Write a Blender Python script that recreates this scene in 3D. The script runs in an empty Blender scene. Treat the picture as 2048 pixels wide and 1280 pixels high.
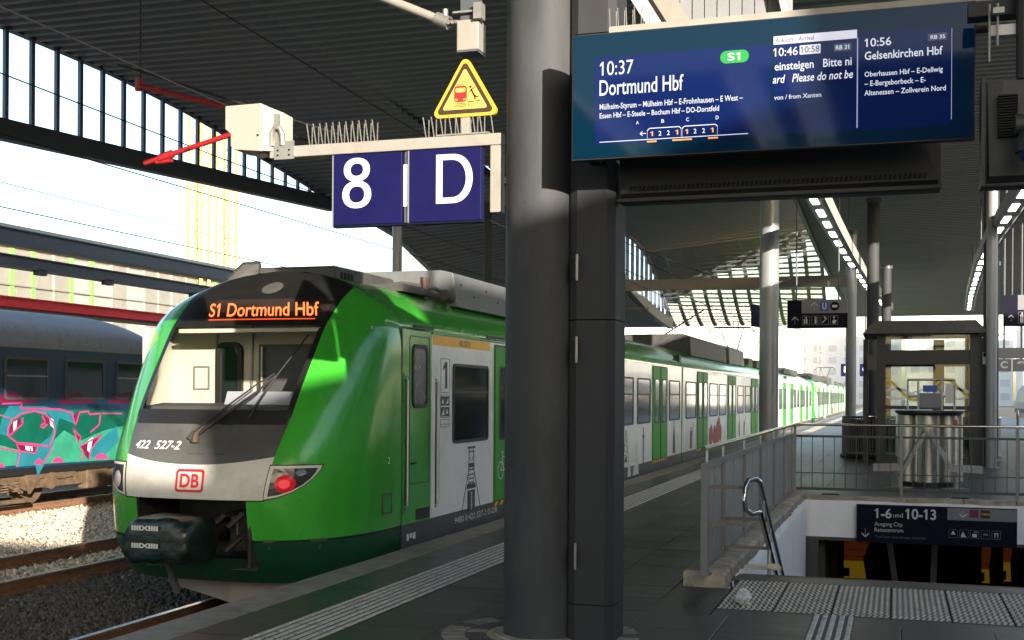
import bpy, math, random
import numpy as np
from mathutils import Vector
random.seed(7)
PI = math.pi
SC = bpy.context.scene
COL = SC.collection
# ------------------------------------------------------------------ camera, world, sun
cam_d = bpy.data.cameras.new('camera'); cam = bpy.data.objects.new('camera', cam_d); COL.objects.link(cam)
cam.location = (0, 0, 1.6)
cam.rotation_mode = 'QUATERNION'
from mathutils import Quaternion
cam.rotation_quaternion = Quaternion((0, 0, 1), math.radians(17.7)) @ Quaternion((1, 0, 0), math.radians(90)) @ Quaternion((0, 0, 1), 0.006)
cam_d.sensor_width = 36; cam_d.lens = 36*2400/2048; cam_d.shift_y = 150/2048
cam_d.clip_start = 0.05; cam_d.clip_end = 3000
SC.camera = cam
SUN = Vector((-.62, .75, -.20)).normalized()
w = bpy.data.worlds.new('World'); SC.world = w; w.use_nodes = True
nt = w.node_tree; bg = nt.nodes['Background']
sky = nt.nodes.new('ShaderNodeTexSky'); sky.sky_type = 'NISHITA'; sky.sun_disc = False
sky.sun_elevation = math.asin(-SUN.z); sky.sun_rotation = math.atan2(-SUN.x, -SUN.y)
sky.air_density = 1.0; sky.dust_density = 1.6
nt.links.new(sky.outputs[0], bg.inputs[0]); bg.inputs[1].default_value = 0.15
sl = bpy.data.lights.new('sun', 'SUN'); sl.energy = 4.4; sl.angle = math.radians(.55); sl.color = (1, .89, .74)
so = bpy.data.objects.new('sun', sl); COL.objects.link(so); so.rotation_mode = 'QUATERNION'
so.rotation_quaternion = SUN.to_track_quat('-Z', 'Y'); so.location = (20, -20, 20)
vs = SC.view_settings; vs.view_transform = 'Standard'; vs.look = 'None'; vs.exposure = 1.65; vs.gamma = 1.0; vs.use_curve_mapping = False

# ------------------------------------------------------------------ materials
def mat(name, col, rough=.5, metal=0., var=0., vscale=4., bump=0., bscale=60., spec=.5, emit=None, es=1., dirt=None, dscale=1.2, coat=0., stretch=None, spots=None):
    m = bpy.data.materials.new(name); m.use_nodes = True
    n = m.node_tree.nodes; l = m.node_tree.links; p = n['Principled BSDF']
    p.inputs['Base Color'].default_value = (*col, 1); p.inputs['Roughness'].default_value = rough
    p.inputs['Metallic'].default_value = metal; p.inputs['Specular IOR Level'].default_value = spec
    p.inputs['Coat Weight'].default_value = coat; p.inputs['Coat Roughness'].default_value = .08
    if emit: p.inputs['Emission Color'].default_value = (*emit, 1); p.inputs['Emission Strength'].default_value = es
    if var or bump or dirt:
        g = n.new('ShaderNodeNewGeometry'); src = g.outputs['Position']
        if stretch:
            mp = n.new('ShaderNodeMapping'); mp.inputs['Scale'].default_value = stretch
            l.new(src, mp.inputs['Vector']); src = mp.outputs[0]
    last = None
    if var:
        t = n.new('ShaderNodeTexNoise'); t.inputs['Scale'].default_value = vscale; t.inputs['Detail'].default_value = 6; t.inputs['Roughness'].default_value = .65
        l.new(src, t.inputs['Vector'])
        mr = n.new('ShaderNodeMapRange'); mr.inputs[1].default_value = .3; mr.inputs[2].default_value = .7
        mr.inputs[3].default_value = 1-var; mr.inputs[4].default_value = 1+var
        l.new(t.outputs['Fac'], mr.inputs[0])
        mx = n.new('ShaderNodeVectorMath'); mx.operation = 'SCALE'; mx.inputs[0].default_value = col
        l.new(mr.outputs[0], mx.inputs['Scale']); last = mx.outputs[0]
        mr2 = n.new('ShaderNodeMapRange'); mr2.inputs[3].default_value = max(.02, rough-.1*(1 if rough > .2 else .3)); mr2.inputs[4].default_value = min(1, rough+.12)
        l.new(t.outputs['Fac'], mr2.inputs[0]); l.new(mr2.outputs[0], p.inputs['Roughness'])
    if dirt:
        t2 = n.new('ShaderNodeTexNoise'); t2.inputs['Scale'].default_value = dscale; t2.inputs['Detail'].default_value = 8; t2.inputs['Roughness'].default_value = .7
        l.new(src, t2.inputs['Vector'])
        rp = n.new('ShaderNodeMapRange'); rp.inputs[1].default_value = .5; rp.inputs[2].default_value = .72; rp.inputs[4].default_value = .75
        l.new(t2.outputs['Fac'], rp.inputs[0])
        mi = n.new('ShaderNodeMixRGB'); mi.inputs[1].default_value = (*col, 1); mi.inputs[2].default_value = (*dirt, 1)
        if last: l.new(last, mi.inputs[1])
        l.new(rp.outputs[0], mi.inputs[0]); last = mi.outputs[0]
    if spots:
        t4 = n.new('ShaderNodeTexVoronoi'); t4.inputs['Scale'].default_value = spots[0]; t4.inputs['Randomness'].default_value = 1
        g2 = n.new('ShaderNodeNewGeometry'); l.new(g2.outputs['Position'], t4.inputs['Vector'])
        mr4 = n.new('ShaderNodeMapRange'); mr4.inputs[1].default_value = spots[1]; mr4.inputs[2].default_value = spots[1]*1.25; mr4.inputs[3].default_value = .7; mr4.inputs[4].default_value = 0
        l.new(t4.outputs['Distance'], mr4.inputs[0]); m4 = n.new('ShaderNodeMixRGB'); m4.inputs[1].default_value = (*col, 1); m4.inputs[2].default_value = (*spots[2], 1)
        if last: l.new(last, m4.inputs[1])
        l.new(mr4.outputs[0], m4.inputs[0]); last = m4.outputs[0]
    if last: l.new(last, p.inputs['Base Color'])
    if bump:
        t3 = n.new('ShaderNodeTexNoise'); t3.inputs['Scale'].default_value = bscale; t3.inputs['Detail'].default_value = 5
        l.new(src, t3.inputs['Vector'])
        b = n.new('ShaderNodeBump'); b.inputs['Strength'].default_value = bump; b.inputs['Distance'].default_value = .02
        l.new(t3.outputs['Fac'], b.inputs['Height']); l.new(b.outputs[0], p.inputs['Normal'])
    return m
def glass(name, tint=(.8, .85, .85), opac=.15, rough=.02):
    m = bpy.data.materials.new(name); m.use_nodes = True
    n = m.node_tree.nodes; l = m.node_tree.links; n.remove(n['Principled BSDF'])
    tr = n.new('ShaderNodeBsdfTransparent'); tr.inputs[0].default_value = (*tint, 1)
    gl = n.new('ShaderNodeBsdfGlossy'); gl.inputs['Roughness'].default_value = rough
    fr = n.new('ShaderNodeLayerWeight'); fr.inputs[0].default_value = opac
    mx = n.new('ShaderNodeMixShader'); l.new(fr.outputs['Fresnel'], mx.inputs[0]); l.new(tr.outputs[0], mx.inputs[1]); l.new(gl.outputs[0], mx.inputs[2])
    l.new(mx.outputs[0], n['Material Output'].inputs[0])
    return m
def emis(name, col, s):
    return mat(name, (col[0]*.2, col[1]*.2, col[2]*.2), .5, emit=col, es=s)
TG = (.042, .36, .03)
K = dict(
 green=mat('train_green', TG, .22, var=.08, vscale=1.3, coat=.6, dirt=(.04, .24, .035), dscale=2.2, stretch=(1.5, 1.5, .35)),
 doorgreen=mat('door_green', (.035, .30, .03), .45, var=.08, spec=.25),
 dgreen=mat('skirt_green', (.006, .06, .03), .4, var=.2, vscale=3, coat=.2, dirt=(.03, .035, .03), dscale=4),
 white=mat('train_white', (.84, .85, .86), .3, var=.06, vscale=2, coat=.4, dirt=(.6, .59, .57), dscale=1.4),
 nosewhite=mat('nose_white', (.60, .58, .54), .4, var=.07, vscale=4, dirt=(.42, .38, .33), dscale=3),
 nosegrey=mat('nose_grey', (.075, .075, .072), .38, var=.2, vscale=3, bump=.03, bscale=30),
 noseblack=mat('nose_black', (.012, .012, .012), .35, var=.2, vscale=5, coat=.15),
 black=mat('black_rubber', (.012, .012, .012), .5),
 pane=mat('window_glass', (.012, .016, .018), .04, var=.3, vscale=.8, spec=1.0),
 tgrey=mat('train_skirt_grey', (.07, .073, .078), .5, var=.15, vscale=4, dirt=(.04, .036, .03), dscale=3),
 roofgrey=mat('roof_unit_grey', (.12, .13, .14), .5, var=.12, vscale=3, dirt=(.1, .09, .08), dscale=2),
 roofdark=mat('roof_unit_dark', (.05, .05, .052), .55, var=.25, vscale=6, dirt=(.09, .075, .055), dscale=4),
 yellow=mat('yellow_band', (.85, .45, .01), .4, var=.08),
 red=mat('db_red', (.55, .012, .02), .4),
 txtw=mat('lettering_white', (.75, .75, .75), .5), txtk=mat('lettering_dark', (.03, .03, .032), .5),
 steel=mat('brushed_steel', (.62, .60, .57), .38, 1, var=.12, vscale=20),
 chrome=mat('polished_rail', (.62, .6, .57), .16, 1),
 galv=mat('galvanised', (.30, .29, .27), .42, .6, var=.12, vscale=8),
 beam=mat('sign_beam', (.27, .255, .23), .45, .1, var=.06, vscale=6, dirt=(.22, .20, .17), dscale=7),
 column=mat('column_paint', (.044, .047, .052), .62, .0, spec=.22, spots=(6, .03, (.015, .015, .015)), var=.3, vscale=3.5, bump=.05, bscale=14, dirt=(.06, .06, .06), dscale=6, stretch=(1, 1, .35)),
 duct=mat('duct_paint', (.032, .034, .038), .6, .0, spec=.22, var=.1, vscale=5, stretch=(1, 1, .4)),
 post=mat('post_paint', (.25, .26, .28), .35, .2, var=.08, vscale=2),
 ceil=mat('ceiling_sheet', (.23, .236, .23), .45, .35, var=.14, vscale=1.2, stretch=(.3, 1, 1)),
 ceil2=mat('ceiling_sheet_far', (.27, .28, .268), .5, .1, var=.12, vscale=1.2, stretch=(.3, 1, 1)),
 steelblue=mat('roof_steel', (.07, .08, .095), .45, .2, var=.12, vscale=3),
 mull=mat('mullion_steel', (.15, .19, .25), .45, .2),
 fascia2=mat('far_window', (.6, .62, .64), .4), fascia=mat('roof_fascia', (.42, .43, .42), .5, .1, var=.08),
 blue=mat('sign_blue', (.004, .004, .05), .55, spec=.15, var=.12, vscale=5),
 navy=mat('sign_navy', (.004, .005, .016), .6, spec=.12),
 signwhite=mat('sign_white', (.55, .55, .54), .5),
 signgrey=mat('sign_grey', (.16, .165, .18), .5),
 tri=mat('warning_yellow', (.60, .33, .035), .5, spec=.2), trip=mat('warning_pale', (.60, .40, .09), .5, spec=.2), trik=mat('warning_black', (.035, .018, .012), .5),
 redpaint=mat('red_tube', (.26, .012, .016), .45),
 box=mat('cabinet_cream', (.29, .275, .245), .5, var=.05, dirt=(.27, .25, .21), dscale=8),
 screen=mat('screen_glass', (.001, .012, .024), .05, spec=.22, emit=(.0003, .0014, .005), es=1),
 panel1=mat('screen_panel', (.003, .008, .05), .06, spec=.22, emit=(.0003, .0016, .010), es=1),
 housing=mat('display_housing', (.028, .029, .028), .5, var=.15, vscale=3, bump=.03),
 vent=mat('vent_black', (.004, .004, .004), .8),
 tile=mat('paving_dark', (.038, .037, .036), .4, var=.35, vscale=2.2, bump=.10, bscale=90, dirt=(.028, .027, .026), dscale=3, spots=(5, .10, (.10, .098, .092))),
 tile2=mat('paving_dark_b', (.046, .045, .043), .45, var=.35, vscale=2.6, bump=.10, bscale=90, dirt=(.035, .034, .032), dscale=2.5, spots=(4.3, .09, (.025, .025, .025))),
 tile3=mat('paving_dark_c', (.033, .032, .032), .4, var=.4, vscale=3, bump=.10, bscale=90, dirt=(.07, .068, .062), dscale=3.4, spots=(6, .10, (.10, .098, .092))),
 tilef=mat('paving_far', (.06, .06, .058), .42, spec=.25, var=.3, vscale=1.2, bump=.04, bscale=40),
 joint=mat('slab_base', (.075, .071, .066), .7, var=.3, vscale=8), edge=mat('edge_slab', (.25, .225, .195), .6, var=.25, vscale=5, bump=.35, bscale=160, dirt=(.07, .066, .06), dscale=3),
 tact=mat('tactile_concrete', (.52, .50, .45), .6, var=.22, vscale=7, bump=.12, bscale=120, dirt=(.2, .19, .17), dscale=9, spots=(7, .12, (.10, .095, .085))),
 tactdot=mat('tactile_dots', (.48, .44, .36), .6, var=.3, vscale=9, dirt=(.14, .13, .11), dscale=8),
 spacer=mat('spacer_wood', (.22, .19, .155), .7, var=.2), stone=mat('kerb_stone', (.33, .285, .22), .7, var=.35, vscale=6, bump=.5, bscale=30, dirt=(.08, .07, .055), dscale=5),
 conc=mat('platform_concrete', (.07, .067, .062), .75, var=.2, vscale=2, bump=.2, bscale=40),
 plaster=mat('white_plaster', (.84, .85, .86), .7, var=.05, vscale=3, bump=.15, bscale=80),
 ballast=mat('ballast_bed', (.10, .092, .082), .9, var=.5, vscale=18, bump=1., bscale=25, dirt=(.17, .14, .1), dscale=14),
 stoneA=mat('ballast_stone', (.105, .095, .083), .85, var=.6, vscale=14), stoneB=mat('pale_ballast_stone', (.62, .54, .43), .85, var=.4, vscale=14, dirt=(.2, .16, .12), dscale=5),  # dark and pale stones: shade and sunlight put into the colour
 rust=mat('rail_rust', (.19, .10, .055), .7, var=.3, vscale=12, bump=.2), railtop=mat('rail_head', (.5, .48, .45), .22, 1),
 sleeper=mat('sleeper_concrete', (.30, .265, .215), .8, var=.25, vscale=10, bump=.2),
 ground=mat('ground', (.12, .11, .095), .9, var=.3, vscale=.5),
 carblue=mat('carriage_blue', (.008, .04, .085), .4, var=.15, vscale=2, dirt=(.02, .04, .06), dscale=3),
 carroof=mat('carriage_roof', (.25, .26, .28), .5, var=.22, vscale=2.5, bump=.1, bscale=12, dirt=(.08, .08, .085), dscale=2.5, stretch=(1, 3, 1)),
 gteal=mat('graffiti_teal', (.0, .085, .055), .45, var=.3, vscale=2.5), gcyan=mat('graffiti_cyan', (.015, .16, .21), .45, var=.15, vscale=3),
 gmint=mat('graffiti_mint', (.03, .24, .155), .45, var=.2, vscale=3),
 gpink=mat('graffiti_pink', (.42, .04, .17), .45), gmar=mat('graffiti_maroon', (.12, .008, .04), .45), gwhite=mat('graffiti_white', (.5, .5, .5), .5),
 brown=mat('bogie_brown', (.11, .072, .042), .75, var=.35, vscale=6, bump=.4, bscale=20, dirt=(.05, .04, .03), dscale=5),
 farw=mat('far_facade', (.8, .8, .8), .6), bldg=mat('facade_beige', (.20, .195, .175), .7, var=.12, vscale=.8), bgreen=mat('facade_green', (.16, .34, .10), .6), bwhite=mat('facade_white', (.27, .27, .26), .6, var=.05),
 redbeam=mat('red_beam', (.85, .025, .035), .45, var=.1), crane=mat('crane_yellow', (.85, .55, .16), .5),
 wire=mat('wire_dark', (.015, .015, .017), .7), copper=mat('wire_light', (.3, .28, .26), .4, .5),
 cream=mat('cab_cream', (.50, .47, .40), .6, var=.04), cabgrey=mat('cab_dark', (.055, .056, .06), .6), cabconsole=mat('cab_console', (.30, .32, .38), .5),
 wiper=mat('wiper_black', (.02, .02, .02), .45), wrust=mat('wiper_rust', (.07, .045, .03), .6, .3, var=.3, vscale=30),
 lampdim=mat('tail_lamp_lens', (.5, .01, .02), .2, emit=(1, .02, .03), es=.05), lampred=emis('tail_lamp', (1, .05, .06), .22), lamphouse=mat('lamp_housing', (.05, .05, .055), .2, .4, var=.4, vscale=25), lampclear=glass('lamp_lens', (.85, .85, .85), .3),
 lamprim=mat('lamp_rim', (.62, .58, .52), .35), lampoff=mat('lamp_unlit', (.55, .42, .40), .25, .3),
 led=emis('destination_led', (1, .13, .03), 1.3), ledbg=mat('destination_backing', (.03, .022, .02), .3),
 ledw=emis('led_strip', (1, .97, .88), 2.5), wglass=glass('clear_glass', (.86, .9, .88), .3), lglass=glass('glazing', (.93, .96, 1.), .06), wsglass=glass('windscreen_glass', (.90, .91, .89), .18),
 e_white=emis('screen_white', (.80, .85, 1.), .24), e_band=emis('screen_band', (.85, .85, 1.), .22), e_green=emis('screen_green', (.01, .42, .06), .32), e_orange=emis('screen_orange', (1, .45, .12), .26),
 e_grey=emis('screen_grey', (.05, .06, .12), .3), e_line=emis('screen_line', (.35, .38, .7), .25),
 orange_l=emis('shop_orange', (.45, .10, .01), .02), yellow_l=emis('shop_yellow', (.8, .48, .02), .03),
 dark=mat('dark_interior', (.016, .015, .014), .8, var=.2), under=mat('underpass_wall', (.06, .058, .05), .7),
 panelgrey=mat('railing_sheet', (.30, .30, .31), .42, .4, var=.1, vscale=3), railgrey=mat('railing_post', (.21, .21, .22), .42, .4), seatrod=mat('bench_steel', (.30, .29, .28), .4, .2), bars=mat('railing_bar', (.07, .07, .075), .45, .5),
 liftf=mat('lift_frame', (.028, .03, .031), .42, .2, var=.15, vscale=2), liftroof=mat('lift_roof', (.075, .07, .064), .6, .1, var=.15, vscale=4), decal=mat('decal_white', (.75, .76, .78), .5), decaly=mat('decal_yellow', (.7, .52, .02), .5),
 bag=mat('coupler_cover', (.004, .016, .014), .4, var=.3, vscale=6, bump=1., bscale=7, coat=.3), bagw=mat('cover_print', (.6, .6, .56), .6),
 machine=mat('underframe', (.028, .026, .024), .7, var=.5, vscale=9, bump=.5, bscale=30), guard=mat('rail_guard', (.2, .18, .165), .7, var=.15, vscale=4, dirt=(.2, .17, .15), dscale=5),
 silhou=mat('side_print', (.035, .043, .05), .5), prred=mat('side_print_red', (.32, .03, .05), .5, var=.3, vscale=4), prmist=mat('side_print_mist', (.55, .6, .62), .5, var=.2, vscale=6),
 skypane=None, paper=mat('crumpled_paper', (.6, .6, .62), .7, var=.3, vscale=30, dirt=(.12, .12, .13), dscale=22), orangeref=mat('reflector_orange', (.7, .25, .03), .4),
 masonry=mat('hall_wall', (.55, .52, .47), .8, var=.15, vscale=1),
)

def translucent(name, col):
    m = bpy.data.materials.new(name); m.use_nodes = True; n = m.node_tree.nodes; l = m.node_tree.links; n.remove(n['Principled BSDF'])
    a = n.new('ShaderNodeBsdfTranslucent'); a.inputs[0].default_value = (*col, 1); b = n.new('ShaderNodeBsdfDiffuse'); b.inputs[0].default_value = (*col, 1)
    t = n.new('ShaderNodeBsdfTransparent'); t.inputs[0].default_value = (*col, 1)
    x = n.new('ShaderNodeMixShader'); x.inputs[0].default_value = .3; l.new(a.outputs[0], x.inputs[1]); l.new(b.outputs[0], x.inputs[2])
    y = n.new('ShaderNodeMixShader'); y.inputs[0].default_value = .55; l.new(x.outputs[0], y.inputs[1]); l.new(t.outputs[0], y.inputs[2]); l.new(y.outputs[0], n['Material Output'].inputs[0]); return m
K['skypane'] = translucent('skylight_sheet', (1., .93, .78))  # warm translucent sheet imitating sunlight on the ceiling
# ------------------------------------------------------------------ mesh helpers
ORG = {}
class M:
    def __init__(s): s.v = []; s.f = []
    def add(s, vs_, fs):
        b = len(s.v); s.v += [tuple(p) for p in vs_]; s.f += [tuple(b+i for i in q) for q in fs]; return s
    def box(s, x0, x1, y0, y1, z0, z1, bev=0):
        if x1 < x0: x0, x1 = x1, x0
        if y1 < y0: y0, y1 = y1, y0
        if z1 < z0: z0, z1 = z1, z0
        if bev:
            b = min(bev, (x1-x0)/2.01, (y1-y0)/2.01)
            ring = [(x0+b, y0), (x1-b, y0), (x1, y0+b), (x1, y1-b), (x1-b, y1), (x0+b, y1), (x0, y1-b), (x0, y0+b)]
            return s.prism([(a, c) for a, c in ring], z0, z1)
        return s.add([(x0, y0, z0), (x1, y0, z0), (x1, y1, z0), (x0, y1, z0), (x0, y0, z1), (x1, y0, z1), (x1, y1, z1), (x0, y1, z1)],
              [(0, 3, 2, 1), (4, 5, 6, 7), (0, 1, 5, 4), (1, 2, 6, 5), (2, 3, 7, 6), (3, 0, 4, 7)])
    def prism(s, poly, a, b, ax='z'):
        """extrude a closed 2-D polygon: ax z (x,y), y (x,z), x (y,z)"""
        n = len(poly)
        def P(p, t): return {'z': (p[0], p[1], t), 'y': (p[0], t, p[1]), 'x': (t, p[0], p[1])}[ax]
        area = sum(poly[i][0]*poly[(i+1) % n][1]-poly[(i+1) % n][0]*poly[i][1] for i in range(n))
        if (area < 0) != (ax == 'y'): poly = poly[::-1]
        vs_ = [P(p, a) for p in poly]+[P(p, b) for p in poly]
        fs = [tuple(range(n-1, -1, -1)), tuple(range(n, 2*n))]+[(i, (i+1) % n, n+(i+1) % n, n+i) for i in range(n)]
        if b < a: fs = [f[::-1] for f in fs]
        return s.add(vs_, fs)
    def tube(s, path, r, n=8, cap=True):
        path = [Vector(p) for p in path]; rr = r if isinstance(r, (list, tuple)) else [r]*len(path)
        vs_ = []; fs = []; up = None
        for i, p in enumerate(path):
            d = (path[min(i+1, len(path)-1)]-path[max(i-1, 0)]).normalized()
            if up is None: up = Vector((0, 0, 1)) if abs(d.z) < .9 else Vector((1, 0, 0))
            a = d.cross(up).normalized(); b = a.cross(d).normalized(); up = b
            for k in range(n):
                t = 2*PI*k/n; vs_.append(p+(a*math.cos(t)+b*math.sin(t))*rr[i])
        for i in range(len(path)-1):
            for k in range(n):
                fs.append((i*n+k, i*n+(k+1) % n, (i+1)*n+(k+1) % n, (i+1)*n+k))
        if cap: fs += [tuple(range(n-1, -1, -1)), tuple((len(path)-1)*n+k for k in range(n))]
        return s.add(vs_, fs)
    def bar(s, p, q, w_, h_):
        p = Vector(p); q = Vector(q); d = (q-p).normalized(); up = Vector((0, 0, 1)) if abs(d.z) < .95 else Vector((0, 1, 0))
        a = d.cross(up).normalized()*w_/2; b = a.cross(d).normalized()*h_/2
        return s.add([p-a-b, p+a-b, p+a+b, p-a+b, q-a-b, q+a-b, q+a+b, q-a+b],
              [(0, 1, 2, 3), (7, 6, 5, 4), (0, 4, 5, 1), (1, 5, 6, 2), (2, 6, 7, 3), (3, 7, 4, 0)])
    def quad(s, a, b, c, d): return s.add([a, b, c, d], [(0, 1, 2, 3)])
    def grid(s, rows, close=False):
        n = len(rows[0]); vs_ = [p for r in rows for p in r]; fs = []
        for i in range(len(rows)-1):
            for k in range(n-(0 if close else 1)):
                fs.append((i*n+k, i*n+(k+1) % n, (i+1)*n+(k+1) % n, (i+1)*n+k))
        return s.add(vs_, fs)
def tagit(o, label=None, cat=None, group=None, kind=None):
    if label: o['label'] = label
    if cat: o['category'] = cat
    if group: o['group'] = group
    if kind: o['kind'] = kind
    return o
def thing(name, loc, label, cat, group=None, kind=None):
    o = bpy.data.objects.new(name, None); COL.objects.link(o); o.location = loc; o.empty_display_size = .2; ORG[o.name] = Vector(loc)
    return tagit(o, label, cat, group, kind)
def out(m, name, ma, parent=None, label=None, cat=None, group=None, kind=None, smooth=False, bevel=0):
    v = np.array(m.v, dtype=float)
    o3 = Vector(((v[:, 0].min()+v[:, 0].max())/2, (v[:, 1].min()+v[:, 1].max())/2, v[:, 2].min()))
    me = bpy.data.meshes.new(name); me.from_pydata((v-np.array(o3)).tolist(), [], m.f); me.update()
    if smooth:
        me.polygons.foreach_set('use_smooth', [True]*len(me.polygons))
        if smooth == 'a': me.set_sharp_from_angle(angle=math.radians(35))
    me.materials.append(K[ma] if isinstance(ma, str) else ma)
    o = bpy.data.objects.new(name, me); COL.objects.link(o); ORG[o.name] = o3
    if parent is not None: o.parent = parent; o.location = o3-ORG[parent.name]
    else: o.location = o3
    if bevel:
        b = o.modifiers.new('bevel', 'BEVEL'); b.width = bevel; b.segments = 2; b.limit_method = 'ANGLE'
    return tagit(o, label, cat, group, kind)
def inst(src, parent, pos):
    """copy of a mesh object, its base centre at world pos"""
    o = src.copy(); COL.objects.link(o); o.parent = parent; ORG[o.name] = Vector(pos)
    o.location = Vector(pos)-(ORG[parent.name] if parent else Vector((0, 0, 0)))
    return o
def copy_tree(o, parent=None, off=None):
    c = o.copy(); COL.objects.link(c); c.parent = parent
    ORG[c.name] = ORG[o.name]+(off or Vector((0, 0, 0)))
    if parent is None and off: c.location = o.location+off
    for ch in list(o.children): copy_tree(ch, c, off)
    return c
_tc = {}
def text_mesh(t, bold=0., shear=0., flag=True):
    key = (t, bold, shear, flag)
    if key in _tc: return _tc[key]
    if flag:  # the built-in figure 1 is a bare stroke: give it its flag
        v, f = text_mesh(t, bold, 0., False); v = list(v); f = list(f)
        for i, c in enumerate(t):
            if c != '1': continue
            x1 = max(p[0] for p in text_mesh(t[:i+1], bold, 0., False)[0]); g = text_mesh('1', bold, 0., False)[0]; w1 = max(p[0] for p in g)-min(p[0] for p in g); top = max(p[1] for p in g); b = len(v); x0 = x1-w1
            v += [(x0+.01, top, 0), (x0+.01, top-.13, 0), (x0-.13, top-.24, 0), (x0-.13, top-.14, 0)]; f += [(b, b+3, b+2, b+1)]
        v = [(p[0]+shear*p[1], p[1], 0) for p in v]; _tc[key] = (v, f); return v, f
    cu = bpy.data.curves.new('lettering', 'FONT'); cu.body = t; cu.resolution_u = 5 if len(t) < 16 else 2; cu.offset = bold
    ob = bpy.data.objects.new('lettering', cu); COL.objects.link(ob)
    dg = bpy.context.evaluated_depsgraph_get(); dg.update()
    me = bpy.data.meshes.new_from_object(ob.evaluated_get(dg))
    v = [tuple(p.co) for p in me.vertices]; f = [tuple(p.vertices) for p in me.polygons]
    bpy.data.objects.remove(ob); bpy.data.curves.remove(cu); bpy.data.meshes.remove(me)
    _tc[key] = (v, f); return v, f
def text(t, box, fn, name, ma, parent, bold=0., shear=0., label=None, fix=None):
    """lettering fitted into box (u0,u1,v0,v1); fn maps (u,v) to a world point. v0 is the baseline-bounding bottom."""
    v, f = text_mesh(t, bold, shear); a = np.array(v)
    if fix:  # measure with a reference string so descenders do not change the scale
        rv = np.array(text_mesh(fix, bold, 0)[0]); y0, y1 = rv[:, 1].min(), rv[:, 1].max()
    else: y0, y1 = a[:, 1].min(), a[:, 1].max()
    x0, x1 = a[:, 0].min(), a[:, 0].max()
    u0, u1, v0, v1 = box; m = M()
    pts = [fn(u0+(p[0]-x0)/(x1-x0)*(u1-u0), v0+(p[1]-y0)/(y1-y0)*(v1-v0)) for p in v]
    m.add(pts, f)
    return out(m, name, ma, parent, label)
def interp(x, xs, ys): return float(np.interp(x, xs, ys))
def rrect(x0, x1, z0, z1, r, n=4):
    p = []
    for cx, cz, a0 in ((x1-r, z0+r, -PI/2), (x1-r, z1-r, 0), (x0+r, z1-r, PI/2), (x0+r, z0+r, PI)):
        for k in range(n+1):
            a = a0+PI/2*k/n; p.append((cx+r*math.cos(a), cz+r*math.sin(a)))
    return p
def ringm(m, outer, inner, a, b, ax):
    """frame between two outlines with equal point counts, extruded a..b"""
    n = len(outer)
    def P(p, t): return {'z': (p[0], p[1], t), 'y': (p[0], t, p[1]), 'x': (t, p[0], p[1])}[ax]
    vs_ = [P(p, a) for p in outer]+[P(p, a) for p in inner]+[P(p, b) for p in outer]+[P(p, b) for p in inner]
    fs = []
    for i in range(n):
        j = (i+1) % n
        fs += [(i, j, n+j, n+i), (2*n+j, 2*n+i, 3*n+i, 3*n+j), (j, i, 2*n+i, 2*n+j), (n+i, n+j, 3*n+j, 3*n+i)]
    return m.add(vs_, fs)
ZR = -.67  # top of the rails

# ------------------------------------------------------------------ setting: ground, ballast, platform
m = M().box(-900, -5, -120, 1500, -1.4, -1.32).box(9, 900, -120, 1500, -1.4, -1.32).box(-5, 9, -120, 10, -1.4, -1.32).box(-5, 9, 35.9, 1500, -1.4, -1.32); out(m, 'ground', 'ground', kind='structure')
def noisegrid(x0, x1, y0, y1, st, z, amp, seed=1):
    r = np.random.RandomState(seed); xs = np.arange(x0, x1+st, st); ys = np.arange(y0, y1+st, st)
    rows = [[(x, y, z+r.uniform(-amp, amp)) for x in xs] for y in ys]; return rows
m = M().grid(noisegrid(-30, -10.4, -6, 60, .25, -.87, .02, 2)); out(m, 'track_bed', mat('pale_ballast_bed', (.36, .31, .24), .9, var=.4, vscale=18, bump=1., bscale=25, dirt=(.15, .12, .09), dscale=6), kind='structure')  # pale bed section: the sunlight lying there is put into its colour
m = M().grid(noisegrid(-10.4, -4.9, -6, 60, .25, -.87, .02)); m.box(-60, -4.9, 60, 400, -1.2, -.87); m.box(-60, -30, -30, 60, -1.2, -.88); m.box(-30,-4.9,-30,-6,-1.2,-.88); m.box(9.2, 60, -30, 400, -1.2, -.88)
out(m, 'track_bed', 'ballast', kind='structure')
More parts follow.
